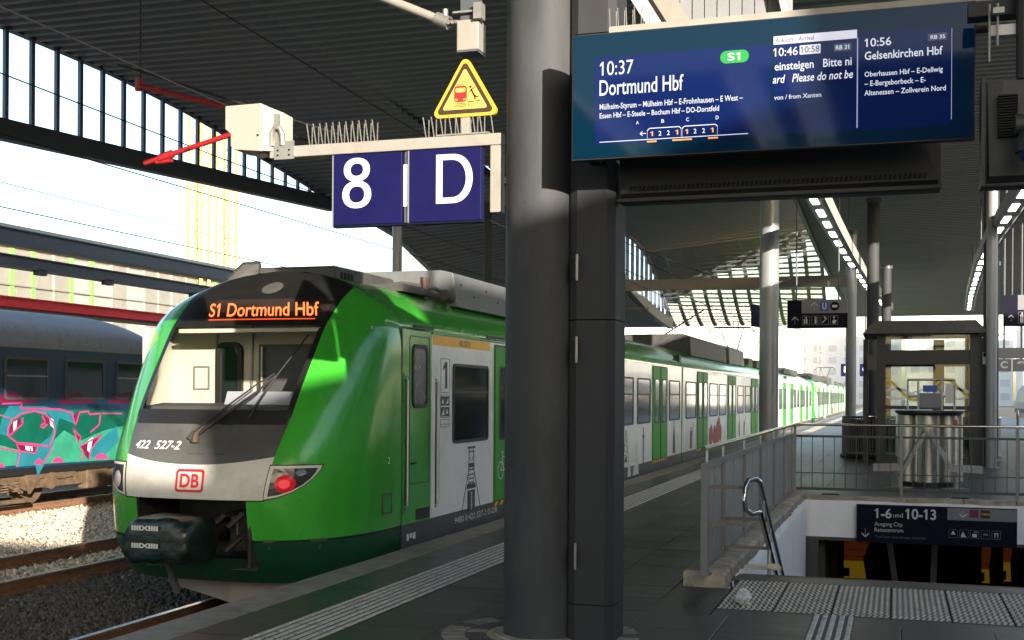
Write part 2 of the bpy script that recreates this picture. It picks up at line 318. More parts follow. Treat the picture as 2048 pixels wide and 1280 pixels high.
# loose ballast stones, nobody could count them
def stones(x0, x1, y0, y1, n, s0, s1, z, seed, ma='stoneA'):
    r = np.random.RandomState(seed)
    base = np.array([(1, 0, 0), (-1, 0, 0), (0, 1, 0), (0, -1, 0), (0, 0, 1), (0, 0, -1)], float)
    fc = np.array([(0, 2, 4), (2, 1, 4), (1, 3, 4), (3, 0, 4), (2, 0, 5), (1, 2, 5), (3, 1, 5), (0, 3, 5)])
    c = np.c_[r.uniform(x0, x1, n), r.uniform(y0, y1, n), z+r.uniform(-.02, .035, n)]
    sc = r.uniform(s0, s1, (n, 1, 1))*r.uniform(.6, 1.3, (n, 1, 3)); jit = r.uniform(.65, 1.25, (n, 6, 1))
    an = r.uniform(0, 2*PI, n); ca, sa = np.cos(an), np.sin(an); tl = r.uniform(-.6, .6, n)
    R = np.zeros((n, 3, 3)); R[:, 0, 0] = ca; R[:, 0, 1] = -sa; R[:, 1, 0] = sa; R[:, 1, 1] = ca; R[:, 2, 2] = 1; R[:, 2, 0] = tl
    P = np.einsum('nij,nkj->nki', R, base[None]*sc*jit)+c[:, None, :]
    me = bpy.data.meshes.new('ballast_stones'); V = P.reshape(-1, 3); F = (fc[None]+6*np.arange(n)[:, None, None]).reshape(-1, 3)
    me.vertices.add(len(V)); me.vertices.foreach_set('co', V.ravel()); me.loops.add(F.size); me.loops.foreach_set('vertex_index', F.ravel())
    me.polygons.add(len(F)); me.polygons.foreach_set('loop_start', np.arange(0, F.size, 3)); me.polygons.foreach_set('loop_total', np.full(len(F), 3)); me.update()
    me.materials.append(K[ma]); o = bpy.data.objects.new('ballast_stones', me); COL.objects.link(o); ORG[o.name] = Vector(); o['kind'] = 'stuff'
    return o
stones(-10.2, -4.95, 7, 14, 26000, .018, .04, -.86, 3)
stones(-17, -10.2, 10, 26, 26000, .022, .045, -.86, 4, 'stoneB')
# rails and sleepers
def rail_section(x):
    t = ZR
    return [(x-.075, t-.17), (x+.075, t-.17), (x+.07, t-.155), (x+.012, t-.13), (x+.012, t-.045), (x+.036, t-.035), (x+.036, t-.004), (x-.036, t-.004), (x-.036, t-.035), (x-.012, t-.045), (x-.012, t-.13), (x-.07, t-.155)]
def track(cx, y0, y1, label, ns0, ns1):
    t = thing('railway_track', (cx, y0, ZR-.2), label, 'track', 'railway tracks')
    for sx in (-1, 1):
        x = cx+sx*.753
        m = M().prism(rail_section(x), y0, y1, 'y'); r = out(m, 'rail', 'rust', t)
        out(M().box(x-.034, x+.034, y0, y1, ZR-.004, ZR), 'rail_head', 'railtop', r)
    s = None; y = ns0
    while y < ns1:
        if s is None:
            m = M().add([(cx-1.3, y-.13, ZR-.4), (cx+1.3, y-.13, ZR-.4), (cx+1.3, y+.13, ZR-.4), (cx-1.3, y+.13, ZR-.4), (cx-1.3, y-.1, ZR-.175), (cx+1.3, y-.1, ZR-.175), (cx+1.3, y+.1, ZR-.175), (cx-1.3, y+.1, ZR-.175)],
                 [(0, 3, 2, 1), (4, 5, 6, 7), (0, 1, 5, 4), (1, 2, 6, 5), (2, 3, 7, 6), (3, 0, 4, 7)])
            s = out(m, 'sleeper', 'sleeper', t); base = y
            cl = out(M().box(cx-.753-.17, cx-.753-.07, y-.06, y+.06, ZR-.175, ZR-.12), 'rail_clip', 'rust', t); co = ORG[cl.name].copy()
            for q in (.24, 1.506, 1.746): inst(cl, t, (co.x+q, y, co.z))
        else:
            inst(s, t, (cx, y, ZR-.4))
            for q in (0, .24, 1.506, 1.746): inst(cl, t, (co.x+q, y, co.z))
        y += .63
    return t
track(-6.42, -20, 160, 'track right beside the platform, under the green train', 5, 13)
track(-10.9, -20, 220, 'sunlit empty track between the green train and the graffiti carriage', 8, 32)
track(-17.5, -20, 220, 'track carrying the graffiti covered carriage', 14, 34)

# platform body with stair opening
SX0, SX1, SY0, SY1 = -1.34, 3.5, 10.75, 19.25
m = M()
m.box(-4.78, SX0, -12, 220, -1.3, -.06); m.box(SX1, 9, -12, 220, -1.3, -.06); m.box(SX0, SX1, -12, SY0, -1.3, -.06); m.box(SX0, SX1, SY1, 220, -.58, -.06)
out(m, 'platform', 'conc', kind='structure')
# paving: slabs are separate objects near by, one joined part beyond
pv = thing('platform_paving', (0, 5, -.06), 'dark stone paving of the platform with slab joints', 'paving', kind='structure')
TS = .6
def tile_mesh(x, y, tx=TS, ty=TS):
    g = .003; b = .0025
    return M().add([(x+g, y+g, -.06), (x+tx-g, y+g, -.06), (x+tx-g, y+ty-g, -.06), (x+g, y+ty-g, -.06), (x+g, y+g, -b), (x+tx-g, y+g, -b), (x+tx-g, y+ty-g, -b), (x+g, y+ty-g, -b),
          (x+g+b, y+g+b, 0), (x+tx-g-b, y+g+b, 0), (x+tx-g-b, y+ty-g-b, 0), (x+g+b, y+ty-g-b, 0)],
          [(0, 1, 5, 4), (1, 2, 6, 5), (2, 3, 7, 6), (3, 0, 4, 7), (4, 5, 9, 8), (5, 6, 10, 9), (6, 7, 11, 10), (7, 4, 8, 11), (8, 9, 10, 11)])
def blocked(x, y):  # stair opening, kerb and tactile field
    if x+TS > SX0-.38 and y+TS > 9.1 and y < SY1+.3 and x < 4.2: return True
    return False
protos = []
for q, k in enumerate(('tile', 'tile2', 'tile3')):
    o = out(tile_mesh(-3.55, 7+q*TS), 'paving_slab', k, pv); protos.append(o); ORG[o.name]
used = {(0, 0), (0, 1), (0, 2)}
far = M(); farp = M(); cnt = 3
x00 = -3.55; y00 = 7.0
for j in range(-12, 330):
    for i in range(0, 21):
        if (i, j) in used: continue
        x = x00+i*TS; y = y00+j*TS
        if x > 8.6: continue
        if blocked(x, y): continue
        # only what the camera could see (plus a margin) is worth laying
        if y < 4: continue
        near = y < 17 and x < 2.5
        if near and cnt < 250:
            o = inst(protos[random.choice((0, 0, 1, 1, 2))], pv, (x+TS/2, y+TS/2, -.06+random.uniform(-.0012, .0012))); cnt += 1
        elif y < 60:
            t = tile_mesh(x, y); (farp if y > 20 else far).add(t.v, t.f)
        elif i == 0: farp.box(x00, 8.9, y, y+TS-.01, -.06, 0)
o = out(far, 'paving_slabs_beyond', 'tile', pv, kind='stuff'); o = out(farp, 'paving_slabs_polished', 'tilef', pv, kind='stuff')
# cut pieces around the stair
for (a, b, c, d) in ((-1.72, -1.30, 9.1-.0, 9.98),):
    pass
m = M().box(x00+2*TS+TS+.004, SX0-.36, 9.1+.3, 20.2, -.06, -.003); out(m, 'paving_strip', 'tile2', pv)
m = M().box(-1.6, 4.2, SY1+.36, 20.2, -.06, -.003); out(m, 'paving_strip', 'tilef', pv)
m = M().box(-1.28, 4.4, 8.7, 9.088, -.06, -.004); out(m, 'paving_strip', 'tile', pv)
m = M().box(3.9, 8.9, 9.1, 20.2, -.06, -.003); out(m, 'paving_strip', 'tile', pv)
m = M().box(-1.75, -1.29, 8.7, 10.1, -.06, -.0045); out(m, 'paving_strip', 'tile3', pv)
m = M().box(-4.9, 8.9, -12, 4.3, -.06, -.003); out(m, 'paving_strip', 'tile2', pv)
# edge slabs and tactile strip along the track
es = thing('platform_edge', (-4.5, 5, -.16), 'pale rough edge slabs along the track side of the platform', 'platform edge', kind='structure')
def edge_mesh(y):
    g = .007; m = M(); L = 1.0
    return m.prism([(-4.85, -.15), (-4.85, -.015), (-4.835, .002), (-4.48, .002), (-4.48, -.058), (-4.78, -.058), (-4.78, -.15)], y+g, y+L-g, 'y')
e0 = out(edge_mesh(5), 'edge_slab', 'edge', es)
for k in range(1, 120): inst(e0, es, (ORG[e0.name].x, 5.5+k, ORG[e0.name].z+random.uniform(-.001, .001)))
b1 = out(M().box(-4.474, -4.046, 5.006, 5.994, -.058, -.001), 'band_slab', 'tile3', es)
for k in range(1, 120): inst(b1, es, (ORG[b1.name].x, 5.5+k, ORG[b1.name].z))
m = M().box(-4.85, -3.56, 125, 220, -.1, 0); out(m, 'edge_strip', 'edge', es)
gs = thing('guiding_strip', (-3.8, 5, -.06), 'pale ribbed guiding strip running along the platform', 'tactile paving', kind='structure')
def rib_slab(x0, x1, y0, y1, n, alongy=True, ma='tact', par=None, name='ribbed_slab'):
    g = .003; base = out(M().box(x0+g, x1-g, y0+g, y1-g, -.058, 0), name, 'joint', par); m = M(); w_ = (x1-x0)/n
    for k in range(n):
        a = x0+w_*(k+.2); b = x0+w_*(k+.8)
        m.add([(a, y0+.012, .0), (b, y0+.012, 0), (b, y1-.012, 0), (a, y1-.012, 0), (a+.006, y0+.02, .006), (b-.006, y0+.02, .006), (b-.006, y1-.02, .006), (a+.006, y1-.02, .006)],
              [(4, 5, 6, 7), (0, 1, 5, 4), (1, 2, 6, 5), (2, 3, 7, 6), (3, 0, 4, 7)])
    out(m, 'ribs', ma, base); return base
def inst2(src, par, pos):
    d = Vector(pos)-ORG[src.name]; o = inst(src, par, pos)
    for c in src.children: inst(c, o, ORG[c.name]+d)
    return o
r0 = rib_slab(-4.04, -3.56, 5, 5.5, 7, par=gs); z0 = ORG[r0.name].z
for k in range(1, 180): inst2(r0, gs, (ORG[r0.name].x, 5.25+k*.5, z0))
m = M().box(-4.04, -3.56, 95, 220, -.05, .002); out(m, 'ribbed_strip', 'tact', gs)
# tactile field before the stairs: dotted slabs
tf = thing('dotted_warning_field', (1, 9.8, -.06), 'pale dotted tactile slabs before the top step of the stairs', 'tactile paving', kind='structure')
def dot_slab(x0, x1, y0, y1, base):
    g = .005; m = M()
    if base: return m.box(x0+g, x1-g, y0+g, y1-g, -.058, 0)
    nx = int((x1-x0)/.042); ny = int((y1-y0)/.06)
    for i in range(nx):
        for j in range(ny):
            cx = x0+(i+.5+.25*(j % 2))*(x1-x0)/(nx+.25); cy = y0+(j+.5)*(y1-y0)/ny; a = .013; b = .018
            m.add([(cx-a, cy-b, 0), (cx+a, cy-b, 0), (cx+a, cy+b, 0), (cx-a, cy+b, 0), (cx-a*.6, cy-b*.6, .005), (cx+a*.6, cy-b*.6, .005), (cx+a*.6, cy+b*.6, .005), (cx-a*.6, cy+b*.6, .005)],
                  [(4, 5, 6, 7), (0, 1, 5, 4), (1, 2, 6, 5), (2, 3, 7, 6), (3, 0, 4, 7)])
    return m
d0 = out(dot_slab(-1.28, -.86, 9.1, 9.83, True), 'dotted_slab', 'joint', tf); d1 = out(dot_slab(-1.28, -.86, 9.1, 9.83, False), 'raised_dots', 'tactdot', d0)
for i in range(13):
    for j in range(2):
        if i == 0 and j == 0: continue
        dd_ = inst(d0, tf, (-1.07+i*.42, 9.465+j*.73, ORG[d0.name].z)); inst(d1, dd_, (-1.07+i*.42, 9.465+j*.73, ORG[d1.name].z))
gs2 = thing('cross_guiding_strip', (-.42, 8, -.06), 'short ribbed strip leading from the front up to the dotted field', 'tactile paving', kind='structure')
r1 = rib_slab(-.565, -.265, 8.79, 9.09, 5, par=gs2)
for k in range(1, 14): inst2(r1, gs2, (-.415, 8.94-k*.3, ORG[r1.name].z+.0015))

# stairwell
sw = thing('stairwell', (1, 15, -3.6), 'white walled stairwell going down from the platform', 'stairwell', kind='structure')
N = 22
for k in range(12):
    y0 = SY0+.18+k*.33
    m = M().box(SX0+.02, SX1-.02, y0, y0+.34, -.17*(k+1)-.17, -.17*(k+1)); out(m, 'step', 'tile2', sw)
m = M().box(SX0-.02, SX1+.02, 10.565, SY0+.18, -.3, .003); out(m, 'top_step', 'tile3', sw)
m = M().box(SX0+.04, SX1-.04, SY0+.15, SY0+.182, -.03, .006); out(m, 'step_edging', 'rust', sw)
m = M(); rows = []   # left wall with an uneven plaster top edge
ys = np.arange(10.4, SY1+.01, .12); top = [(-1.33+random.uniform(-.012, .012), y, .01+random.uniform(-.02, .015)) for y in ys]
m.grid([top, [(SX0+.03, y, -.09) for y in ys], [(SX0+.03, y, -3.4) for y in ys]]); m.box(SX0-.02, SX0+.0, 10.4, SY1, -3.4, -.03)
out(m, 'side_wall', 'plaster', sw)
out(M().box(SX1-.03, SX1+.1, 10.4, SY1, -3.4, -.02), 'side_wall', 'plaster', sw)
m = M(); m.box(SX0, SX1, SY1-.02, SY1+.25, -.57, -.07); m.grid([[(x, SY1-.02, -.07) for x in np.arange(SX0, SX1+.2, .2)], [(x, SY1-.02, .0+random.uniform(-.02, .01)) for x in np.arange(SX0, SX1+.2, .2)], [(x, SY1+.1, .0) for x in np.arange(SX0, SX1+.2, .2)]])
out(m, 'header_wall', 'plaster', sw)
out(M().box(SX0+.03, SX1, SY1-.03, SY1+.1, -.62, -.57), 'header_trim', 'under', sw)
out(M().box(SX0+.03, SX0+.22, SY1-.03, SY1+.1, -3.4, -.62), 'opening_jamb', 'under', sw)
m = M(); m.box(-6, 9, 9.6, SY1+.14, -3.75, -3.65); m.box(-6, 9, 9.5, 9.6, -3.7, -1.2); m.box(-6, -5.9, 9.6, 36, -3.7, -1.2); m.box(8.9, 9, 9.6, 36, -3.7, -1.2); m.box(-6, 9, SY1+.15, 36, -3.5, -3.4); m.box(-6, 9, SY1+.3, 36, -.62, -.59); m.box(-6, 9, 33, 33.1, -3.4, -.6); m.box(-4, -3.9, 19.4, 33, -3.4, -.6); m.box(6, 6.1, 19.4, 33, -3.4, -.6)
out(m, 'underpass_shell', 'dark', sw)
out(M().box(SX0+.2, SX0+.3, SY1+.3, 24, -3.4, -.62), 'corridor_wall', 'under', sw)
# lit shop fittings down in the underpass
for (x0, x1, a, b, c, lb) in ((-.92, -.42, -1.02, -1.55, -1.88, 'orange and yellow lit shop front seen down in the underpass, left one'), (1.57, 1.72, -1.1, -1.6, -1.85, 'narrow orange and yellow lit strip down in the underpass, middle one'), (1.95, 2.08, -1.1, -1.45, -1.8, 'narrow orange and yellow lit strip down in the underpass, right end')):
    t = thing('shop_front', ((x0+x1)/2, 24, c), lb, 'shop front')
    out(M().box(x0, x1, 24, 24.2, b, a), 'upper_panel', 'orange_l', t); out(M().box(x0, x1, 23.97, 24.2, c, b-.004), 'lower_panel', 'yellow_l', t)
    for q in range(3): out(M().box(x0-.03, x1+.03, 23.94, 23.965, b+.09+.13*q, b+.096+.13*q), 'shelf_line', 'dark', t)
    out(M().prism([(x1-.16*(x1-x0), c), (x1-.28*(x1-x0), b+.05), (x1-.1*(x1-x0), a-.2), (x1+.1, a), (x1+.1, c)], 23.85, 23.9, 'y'), 'dark_stand', 'dark', t)
    out(M().box(x0-.02, x0+.22*(x1-x0), 23.9, 23.95, c+.04, c+.2), 'counter_screen', 'dark', t)
t = thing('underpass_frame', (.3, 22, -2.3), 'dark slanting metal supports inside the stair opening', 'steel frame')
for (xa, xb) in ((0.15, -.02), (.62, .78)): out(M().bar((xa, 22, -2.5), (xb-.1, 22, -.63), .1, .05), 'strut', 'railgrey', t)
out(M().box(.22, .75, 21.9, 22.05, -.85, -.63), 'crosshead', 'under', t)
# stone kerb round the opening
kb = thing('stone_kerb', (-1.5, 14, 0), 'worn brown stone kerb along the left side and back of the stair opening', 'kerb', kind='structure')
y = 10.1; k = 0
while y < SY1+.3:
    L = random.uniform(.7, 1.0)
    if y+L > SY1+.05: L = SY1+.36-y
    zt = .12+random.uniform(-.012, .012)
    m = M(); n = 5
    rr = random.Random(k)
    rows = []
    for i in range(n+1):
        yy = y+.006+(L-.012)*i/n; j = lambda a: rr.uniform(-a, a)
        rows.append([(-1.70+j(.006), yy, -.05), (-1.70+j(.008), yy, zt-.02+j(.004)), (-1.685, yy, zt+j(.004)), (-1.5, yy, zt+.01+j(.006)), (-1.37+j(.01), yy, zt-.005+j(.006)), (-1.345+j(.012), yy, zt-.035), (-1.345+j(.008), yy, -.02)])
    m.grid(rows); nn = len(rows[0]); m.f.append(tuple(range(nn-1, -1, -1))); m.f.append(tuple(n*nn+i for i in range(nn)))
    m.f = [f for f in m.f]
    out(m, 'kerb_stone', 'stone', kb, smooth=False); y += L; k += 1
    if y >= SY1+.3: break
x = -1.34
while x < 3.9:
    L = random.uniform(.7, .95); m = M().box(x+.005, x+L-.005, SY1+.01, SY1+.34, -.05, .055+random.uniform(-.005, .005)); out(m, 'kerb_stone', 'stone', kb, bevel=.012); x += L

# ------------------------------------------------------------------ canopy roof: corrugated wave strips
S1L = [(-3, 7.4), (10, 7.6), (16, 7.65), (18.8, 7.64), (21.2, 7.51), (22.7, 7.38), (24.6, 7.11), (26.6, 6.93), (28.5, 6.6), (32.3, 6.4), (35.3, 5.55), (41, 5.15), (47, 4.85), (54, 4.8)]
S1R = [(-3, 7.4), (16, 7.65), (21, 7.5), (28, 6.95), (35, 6.4), (41, 5.91), (43.4, 5.44), (47.1, 4.92), (52, 4.78), (54, 4.78)]
S2L = [(-3, 7.4), (16, 7.65), (21, 7.5), (28, 7.2), (35, 7.25), (39, 7.4), (41, 7.52), (43, 7.66), (45, 7.65), (47, 7.4), (49.15, 6.81), (50.9, 5.92), (52.94, 4.97), (54, 4.7)]
S2R = [(-3, 7.4), (16, 7.6), (28, 7.6), (35, 7.9), (42, 8.3), (46.3, 8.3), (47.8, 7.7), (49.6, 6.6), (51.3, 5.45), (53, 4.85), (54, 4.75)]
S3P = [(-3, 7.4), (16, 7.5), (30, 7.6), (40, 7.4), (46, 7.2), (60, 7.15), (86, 7.2)]
def pf(p, y):
    xs = [a for a, b in p]; ys_ = [b for a, b in p]
    # smooth by averaging over a small window
    return sum(np.interp(y+d, xs, ys_) for d in (-.8, -.4, 0, .4, .8))/5
def strip(par, xl, xr0, PL, PR, y0, y1, ma, pitch=.3, panel=6., XR=None):
    XR = XR or (lambda t: xr0)
    xr = xr0
    y = y0
    while y < y1-.01:
        ye = min(y+panel, y1); rows = []; yy = y; prof = []
        while yy < ye-.001:
            for fr, dz in ((0, 0), (.42, 0), (.5, -.07), (.88, -.07), (.97, 0)):
                t = yy+fr*pitch
                if t < ye: prof.append((t, dz))
            yy += pitch
        prof.append((ye, 0))
        def P(x, t, dz):
            u = (x-xl)/(xr-xl); return (x, t, pf(PL, t)*(1-u)+pf(PR, t)*u+dz)
        m = M(); m.grid([[P(xl, t, dz), (XR(t),)+P(xr, t, dz)[1:]] for t, dz in prof])
        out(m, 'corrugated_sheet', ma, par)
        ts = np.linspace(y, ye, 5); m = M().grid([[(XR(t), t, P(xr, t, .16)[2]), (xl, t, P(xl, t, .16)[2])] for t in ts]); out(m, 'roof_deck', 'steelblue', par)
        y = ye
canopy = thing('platform_canopy', (-3, 20, 4.8), 'wave shaped dark corrugated canopy above tracks and platform', 'canopy roof')
strip(canopy, -14, -9.5, S1L, S1R, -3, 54, 'ceil')
strip(canopy, -9.5, -2.8, S2L, S2R, -3, 47.1, 'ceil2')
def S2(x, t, dz=0):
    u = (x+9.5)/6.7; return (x, t, pf(S2L, t)*(1-u)+pf(S2R, t)*u+dz)
NXC = 11; cw = 6.7/NXC; lit = {}
t_ = 47.1; j = 0
while t_ < 54:
    t2 = min(t_+.30, 54); rowx = None
    out(M().grid([[S2(-9.5, t_-.05, -.06), S2(-2.8, t_-.05, -.06)], [S2(-9.5, t_+.06, -.06), S2(-2.8, t_+.06, -.06)]]), 'slat', 'ceil2', canopy)
    first = None
    for i in range(NXC):
        xa, xb = -9.5+i*cw, -9.5+(i+1)*cw; xm = (xa+xb)/2
        if t_ > 47.3+(-2.9-xm)*.62+.35*math.sin(xm*1.1):
            out(M().grid([[S2(xa+.07, t_), S2(xb-.07, t_)], [S2(xa+.07, t2), S2(xb-.07, t2)]]), 'skylight_pane', 'skypane', canopy)  # pane added in place of a sunlit patch on the corrugated ceiling
        else:
            if first is None: first = xa
            last_ = xb
            out(M().grid([[S2(xa, t_, .01), S2(xb, t_, .01)], [S2(xa, t2, .01), S2(xb, t2, .01)]]), 'roof_plate', 'ceil2', canopy)
    t_ = t2
for i in range(NXC+1):
    x = -9.5+i*cw; ts_ = np.linspace(47.2, 54, 14); rows = []
    for t_ in ts_: rows.append([S2(x-.07, t_, -.03), S2(x+.07, t_, -.03), S2(x+.07, t_, .08), S2(x-.07, t_, .08)])
    out(M().grid(rows, close=True), 'skylight_bar', 'ceil2', canopy)  # bars stand in for the mullion shadows across the sunlit patch
strip(canopy, -2.8, 5.2, S3P, S3P, -3, 86, 'ceil2', XR=lambda t: 2.4+max(0, t-12)*.1)
def beamline(path, h, w_, name, ma, par, dz=0):
    m = M(); rows = []
    for (x, y, z) in path: rows.append([(x-w_/2, y, z+dz-h), (x+w_/2, y, z+dz-h), (x+w_/2, y, z+dz), (x-w_/2, y, z+dz)])
    m.grid(rows, close=True); m.f.append((0, 3, 2, 1)); L = 4*(len(rows)-1); m.f.append((L, L+1, L+2, L+3)); return out(m, name, ma, par)
def lens(x, ptop, pbot, y0, y1, sp, mw, par, hb, ma_b, ma_m='mull', glassy=True, arch='fascia', aw=.1, md=.08):
    ys_ = np.linspace(y0, y1, 24)
    beamline([(x, t, pf(ptop, t)+.02) for t in ys_], aw, .14, 'arch_beam', arch, par)
    beamline([(x, t, pbot(t)) for t in ys_], hb(0) if callable(hb) else hb, .22, 'chord_beam', ma_b, par)
    y = y0+sp*.4; prev = y0
    while y < y1:
        zt = pf(ptop, y)-.06; zb = pbot(y)
        if zt-zb > .08: out(M().box(x-md, x+md, y-mw/2, y+mw/2, zb, zt), 'mullion', ma_m, par)
        if glassy:
            a, b = prev+.004, y-.004; q = M()
            za, zb2 = max(pf(ptop, a)-.07, pbot(a)), max(pf(ptop, b)-.07, pbot(b))
            if b > a: q.quad((x, a, pbot(a)), (x, b, pbot(b)), (x, b, zb2), (x, a, za)); out(q, 'pane', 'lglass', par)
        prev = y; y += sp
lens(-14, S1L, lambda y: interp(y, [-3, 16, 28.4], [5.0, 6.07, 6.70]), -3, 28.4, .635, .085, canopy, .34, 'steelblue', arch='steelblue', aw=.09, md=.03)
lens(-9.5, S2L, lambda y: interp(y, [28, 35, 41, 43.4, 47.1, 50, 52.94], [6.95, 6.75, 6.38, 5.98, 5.42, 5.15, 5.0]), 29, 52.9, .9, .17, canopy, .42, 'fascia', arch='post', aw=.16, md=.05)
lens(-2.8, S2R, lambda y: pf(S3P, y)+.15, 33, 49.3, 1.15, .07, canopy, .1, 'fascia')
# long low edge beams and cross beams
out(M().box(-9.3, -1.2, 37.9, 38.2, 4.98, 5.32), 'cross_beam', 'beam', canopy)
beamline([(-2.8, y, pf(S3P, y)) for y in np.linspace(-3, 86, 30)], .18, .12, 'edge_beam', 'steelblue', canopy)
beamline([(-14, y, pf(S1L, y)+.05) for y in np.linspace(28.4, 54, 20)], .16, .12, 'edge_beam', 'fascia', canopy)
beamline([(-14.0, y, pf(S1L, y)+.12) for y in np.linspace(-3, 28.4, 20)], .10, .2, 'gutter', 'steelblue', canopy)
# lens framing close behind the display top
for (xa, xb) in (((-1.9, 14.4, 6.9), (-1.15, 13.2, 5.55)), ((-.75, 14.6, 6.9), (-.4, 13.6, 5.6))):
    pass
glz = thing('roof_light', (-1.8, 12, 5.1), 'grey upright cladding between slanting pale beams just above the display board', 'glazing')
def slant(p, q, w_, ma, nm): out(M().add([(p[0], 11.95, p[1]), (p[0]+w_, 11.95, p[1]), (q[0]+w_, 11.95, q[1]), (q[0], 11.95, q[1]), (p[0], 12.1, p[1]), (p[0]+w_, 12.1, p[1]), (q[0]+w_, 12.1, q[1]), (q[0], 12.1, q[1])], [(0, 1, 2, 3), (7, 6, 5, 4), (0, 4, 5, 1), (1, 5, 6, 2), (2, 6, 7, 3), (3, 7, 4, 0)]), nm, ma, glz)
slant((-2.26, 5.1), (-3.6, 7.3), .16, 'fascia', 'slanting_beam'); slant((-2.09, 5.1), (-3.43, 7.3), .03, 'vent', 'dark_joint'); slant((-2.05, 5.1), (-3.39, 7.3), .24, 'beam', 'slanting_board'); slant((-1.02, 5.1), (-1.5, 7.3), .07, 'fascia', 'slanting_beam')
for k in range(11):
    x = -2.35+k*.125; out(M().box(x, x+.115, 12.12+.012*(k % 2), 12.15+.012*(k % 2), 5.1, 7.3), 'cladding_panel', 'post', glz)

# slender round posts
def post(x, y, r, z1, label, ma='post', z0=0., grp='round canopy posts'):
    t = thing('canopy_post', (x, y, z0), label, 'post', grp)
    out(M().tube([(x, y, z0), (x, y, z1)], r, 20), 'shaft', ma, t, smooth='a'); out(M().tube([(x, y, z0), (x, y, z0+.03)], r*1.5, 20), 'foot_plate', 'galv', t, smooth='a')
    out(M().tube([(x, y, z1-.12), (x, y, z1)], r*1.25, 20), 'collar', 'steelblue', t, smooth='a')
post(-8.66, 20.2, .09, 5.1, 'pale round post between the tracks behind the platform number sign', z0=-.9)
post(-8.66, 25.3, .09, 6.0, 'grey round post between the tracks beside the letter D sign', ma='column', z0=-.9)
post(-2.80, 28.4, .22, 7.5, 'thick grey round post in front of the green train beyond the stairs')
post(-1.27, 37.5, .155, 6.6, 'slim grey post right of the lift direction sign')
post(-.62, 36, .17, 7.3, 'dark tall post behind the left end of the lift roof', ma='column')
post(-.28, 41, .15, 5.9, 'short dark post between the left light rail and the lift', ma='column')
post(2.33, 33, .19, 7.4, 'dark tall post at the right light rail', ma='column')
post(2.60, 36, .15, 5.4, 'bright slim post right of the lift')
post(2.10, 29.5, .12, 7.4, 'grey post directly behind the right corner of the lift')

# curved light rails
def light_rail(pts, label):
    t = thing('light_rail', pts[0], label, 'light rail', 'curved light rails')
    P = [Vector(p) for p in pts]; xs = [p.y for p in P]
    def at(y): return Vector((interp(y, xs, [p.x for p in P]), y, interp(y, xs, [p.z for p in P])))
    ys_ = np.linspace(xs[0], xs[-1], 40); m = M()
    rows = []
    for y in ys_:
        c = at(y); rows.append([(c.x-.16, y, c.z), (c.x+.16, y, c.z), (c.x+.16, y, c.z+.26), (c.x-.16, y, c.z+.26)])
    m.grid(rows, close=True); m.f += [(0, 3, 2, 1)]; out(m, 'channel', 'post', t)
    m = M(); rows = []
    for y in ys_:
        c = at(y); rows.append([(c.x+.17, y, c.z-.05), (c.x+.24, y, c.z-.05), (c.x+.24, y, c.z+.28), (c.x+.17, y, c.z+.28)])
    m.grid(rows, close=True); out(m, 'side_flange', 'fascia', t)
    y = xs[0]+.3
    while y < xs[-1]-.8:
        c = at(y); c2 = at(y+.95); m = M()
        m.add([(c.x-.07, c.y, c.z-.012), (c.x+.07, c.y, c.z-.012), (c2.x+.07, c2.y, c2.z-.012), (c2.x-.07, c2.y, c2.z-.012), (c.x-.07, c.y, c.z-.002), (c.x+.07, c.y, c.z-.002), (c2.x+.07, c2.y, c2.z-.002), (c2.x-.07, c2.y, c2.z-.002)],
              [(0, 3, 2, 1), (4, 5, 6, 7), (0, 1, 5, 4), (1, 2, 6, 5), (2, 3, 7, 6), (3, 0, 4, 7)])
        out(m, 'light', 'ledw', t); y += 1.75
    for y in np.linspace(xs[0]+2, xs[-1]-2, 5): c = at(y); out(M().tube([(c.x, y, c.z+.26), (c.x, y, pf(S3P, y)-.04)], .02, 6), 'hanger', 'steelblue', t)
    return t
light_rail([(-1.66, 15, 5.5), (-1.56, 24, 5.5), (-1.48, 28.1, 5.5), (-1.33, 34.2, 5.5), (-1.02, 43.5, 5.5), (-.34, 56.2, 5.5)], 'curving rail of lamps left of the lift running into the distance')
light_rail([(2.35, 17, 5.5), (2.31, 24.6, 5.5), (2.27, 31.8, 5.5), (2.36, 37.7, 5.5), (2.73, 48.7, 5.5), (3.13, 57.6, 5.5)], 'curving rail of lamps right of the lift')

# ------------------------------------------------------------------ big column with cable duct
ct = thing('canopy_column', (-2.25, 7.7, 0), 'massive dark grey round steel column in the foreground', 'column')
CR = .245
m = M(); ns = 64; rows = []
for z in (0, 2.5, 5, 7.45): rows.append([(-2.25+CR*math.cos(2*PI*k/ns), 7.7+CR*math.sin(2*PI*k/ns), z) for k in range(ns)])
m.grid(rows, close=True); out(m, 'shaft', 'column', ct, smooth=True)
for r_, z_, nm in ((.36, .008, 'floor_ring'), (.30, .016, 'foot_ring')):
    out(M().tube([(-2.25, 7.7, .0), (-2.25, 7.7, z_)], r_, 40), nm, 'stone', ct, smooth='a')
for k in range(30):
    for (ra, rb, nm) in ((.37, .50, 0), (.51, .66, 1)):
        a0 = 2*PI*(k+.5*nm)/30+.012; a1 = 2*PI*(k+1+.5*nm)/30-.012; m = M()
        m.prism([(-2.25+q*math.cos(a), 7.7+q*math.sin(a)) for q, a in ((ra, a0), (rb, a0), (rb, (a0+a1)/2), (rb, a1), (ra, a1))], .001, .007+random.uniform(0, .003)); out(m, 'ring_stone', random.choice(('edge', 'joint')), ct)
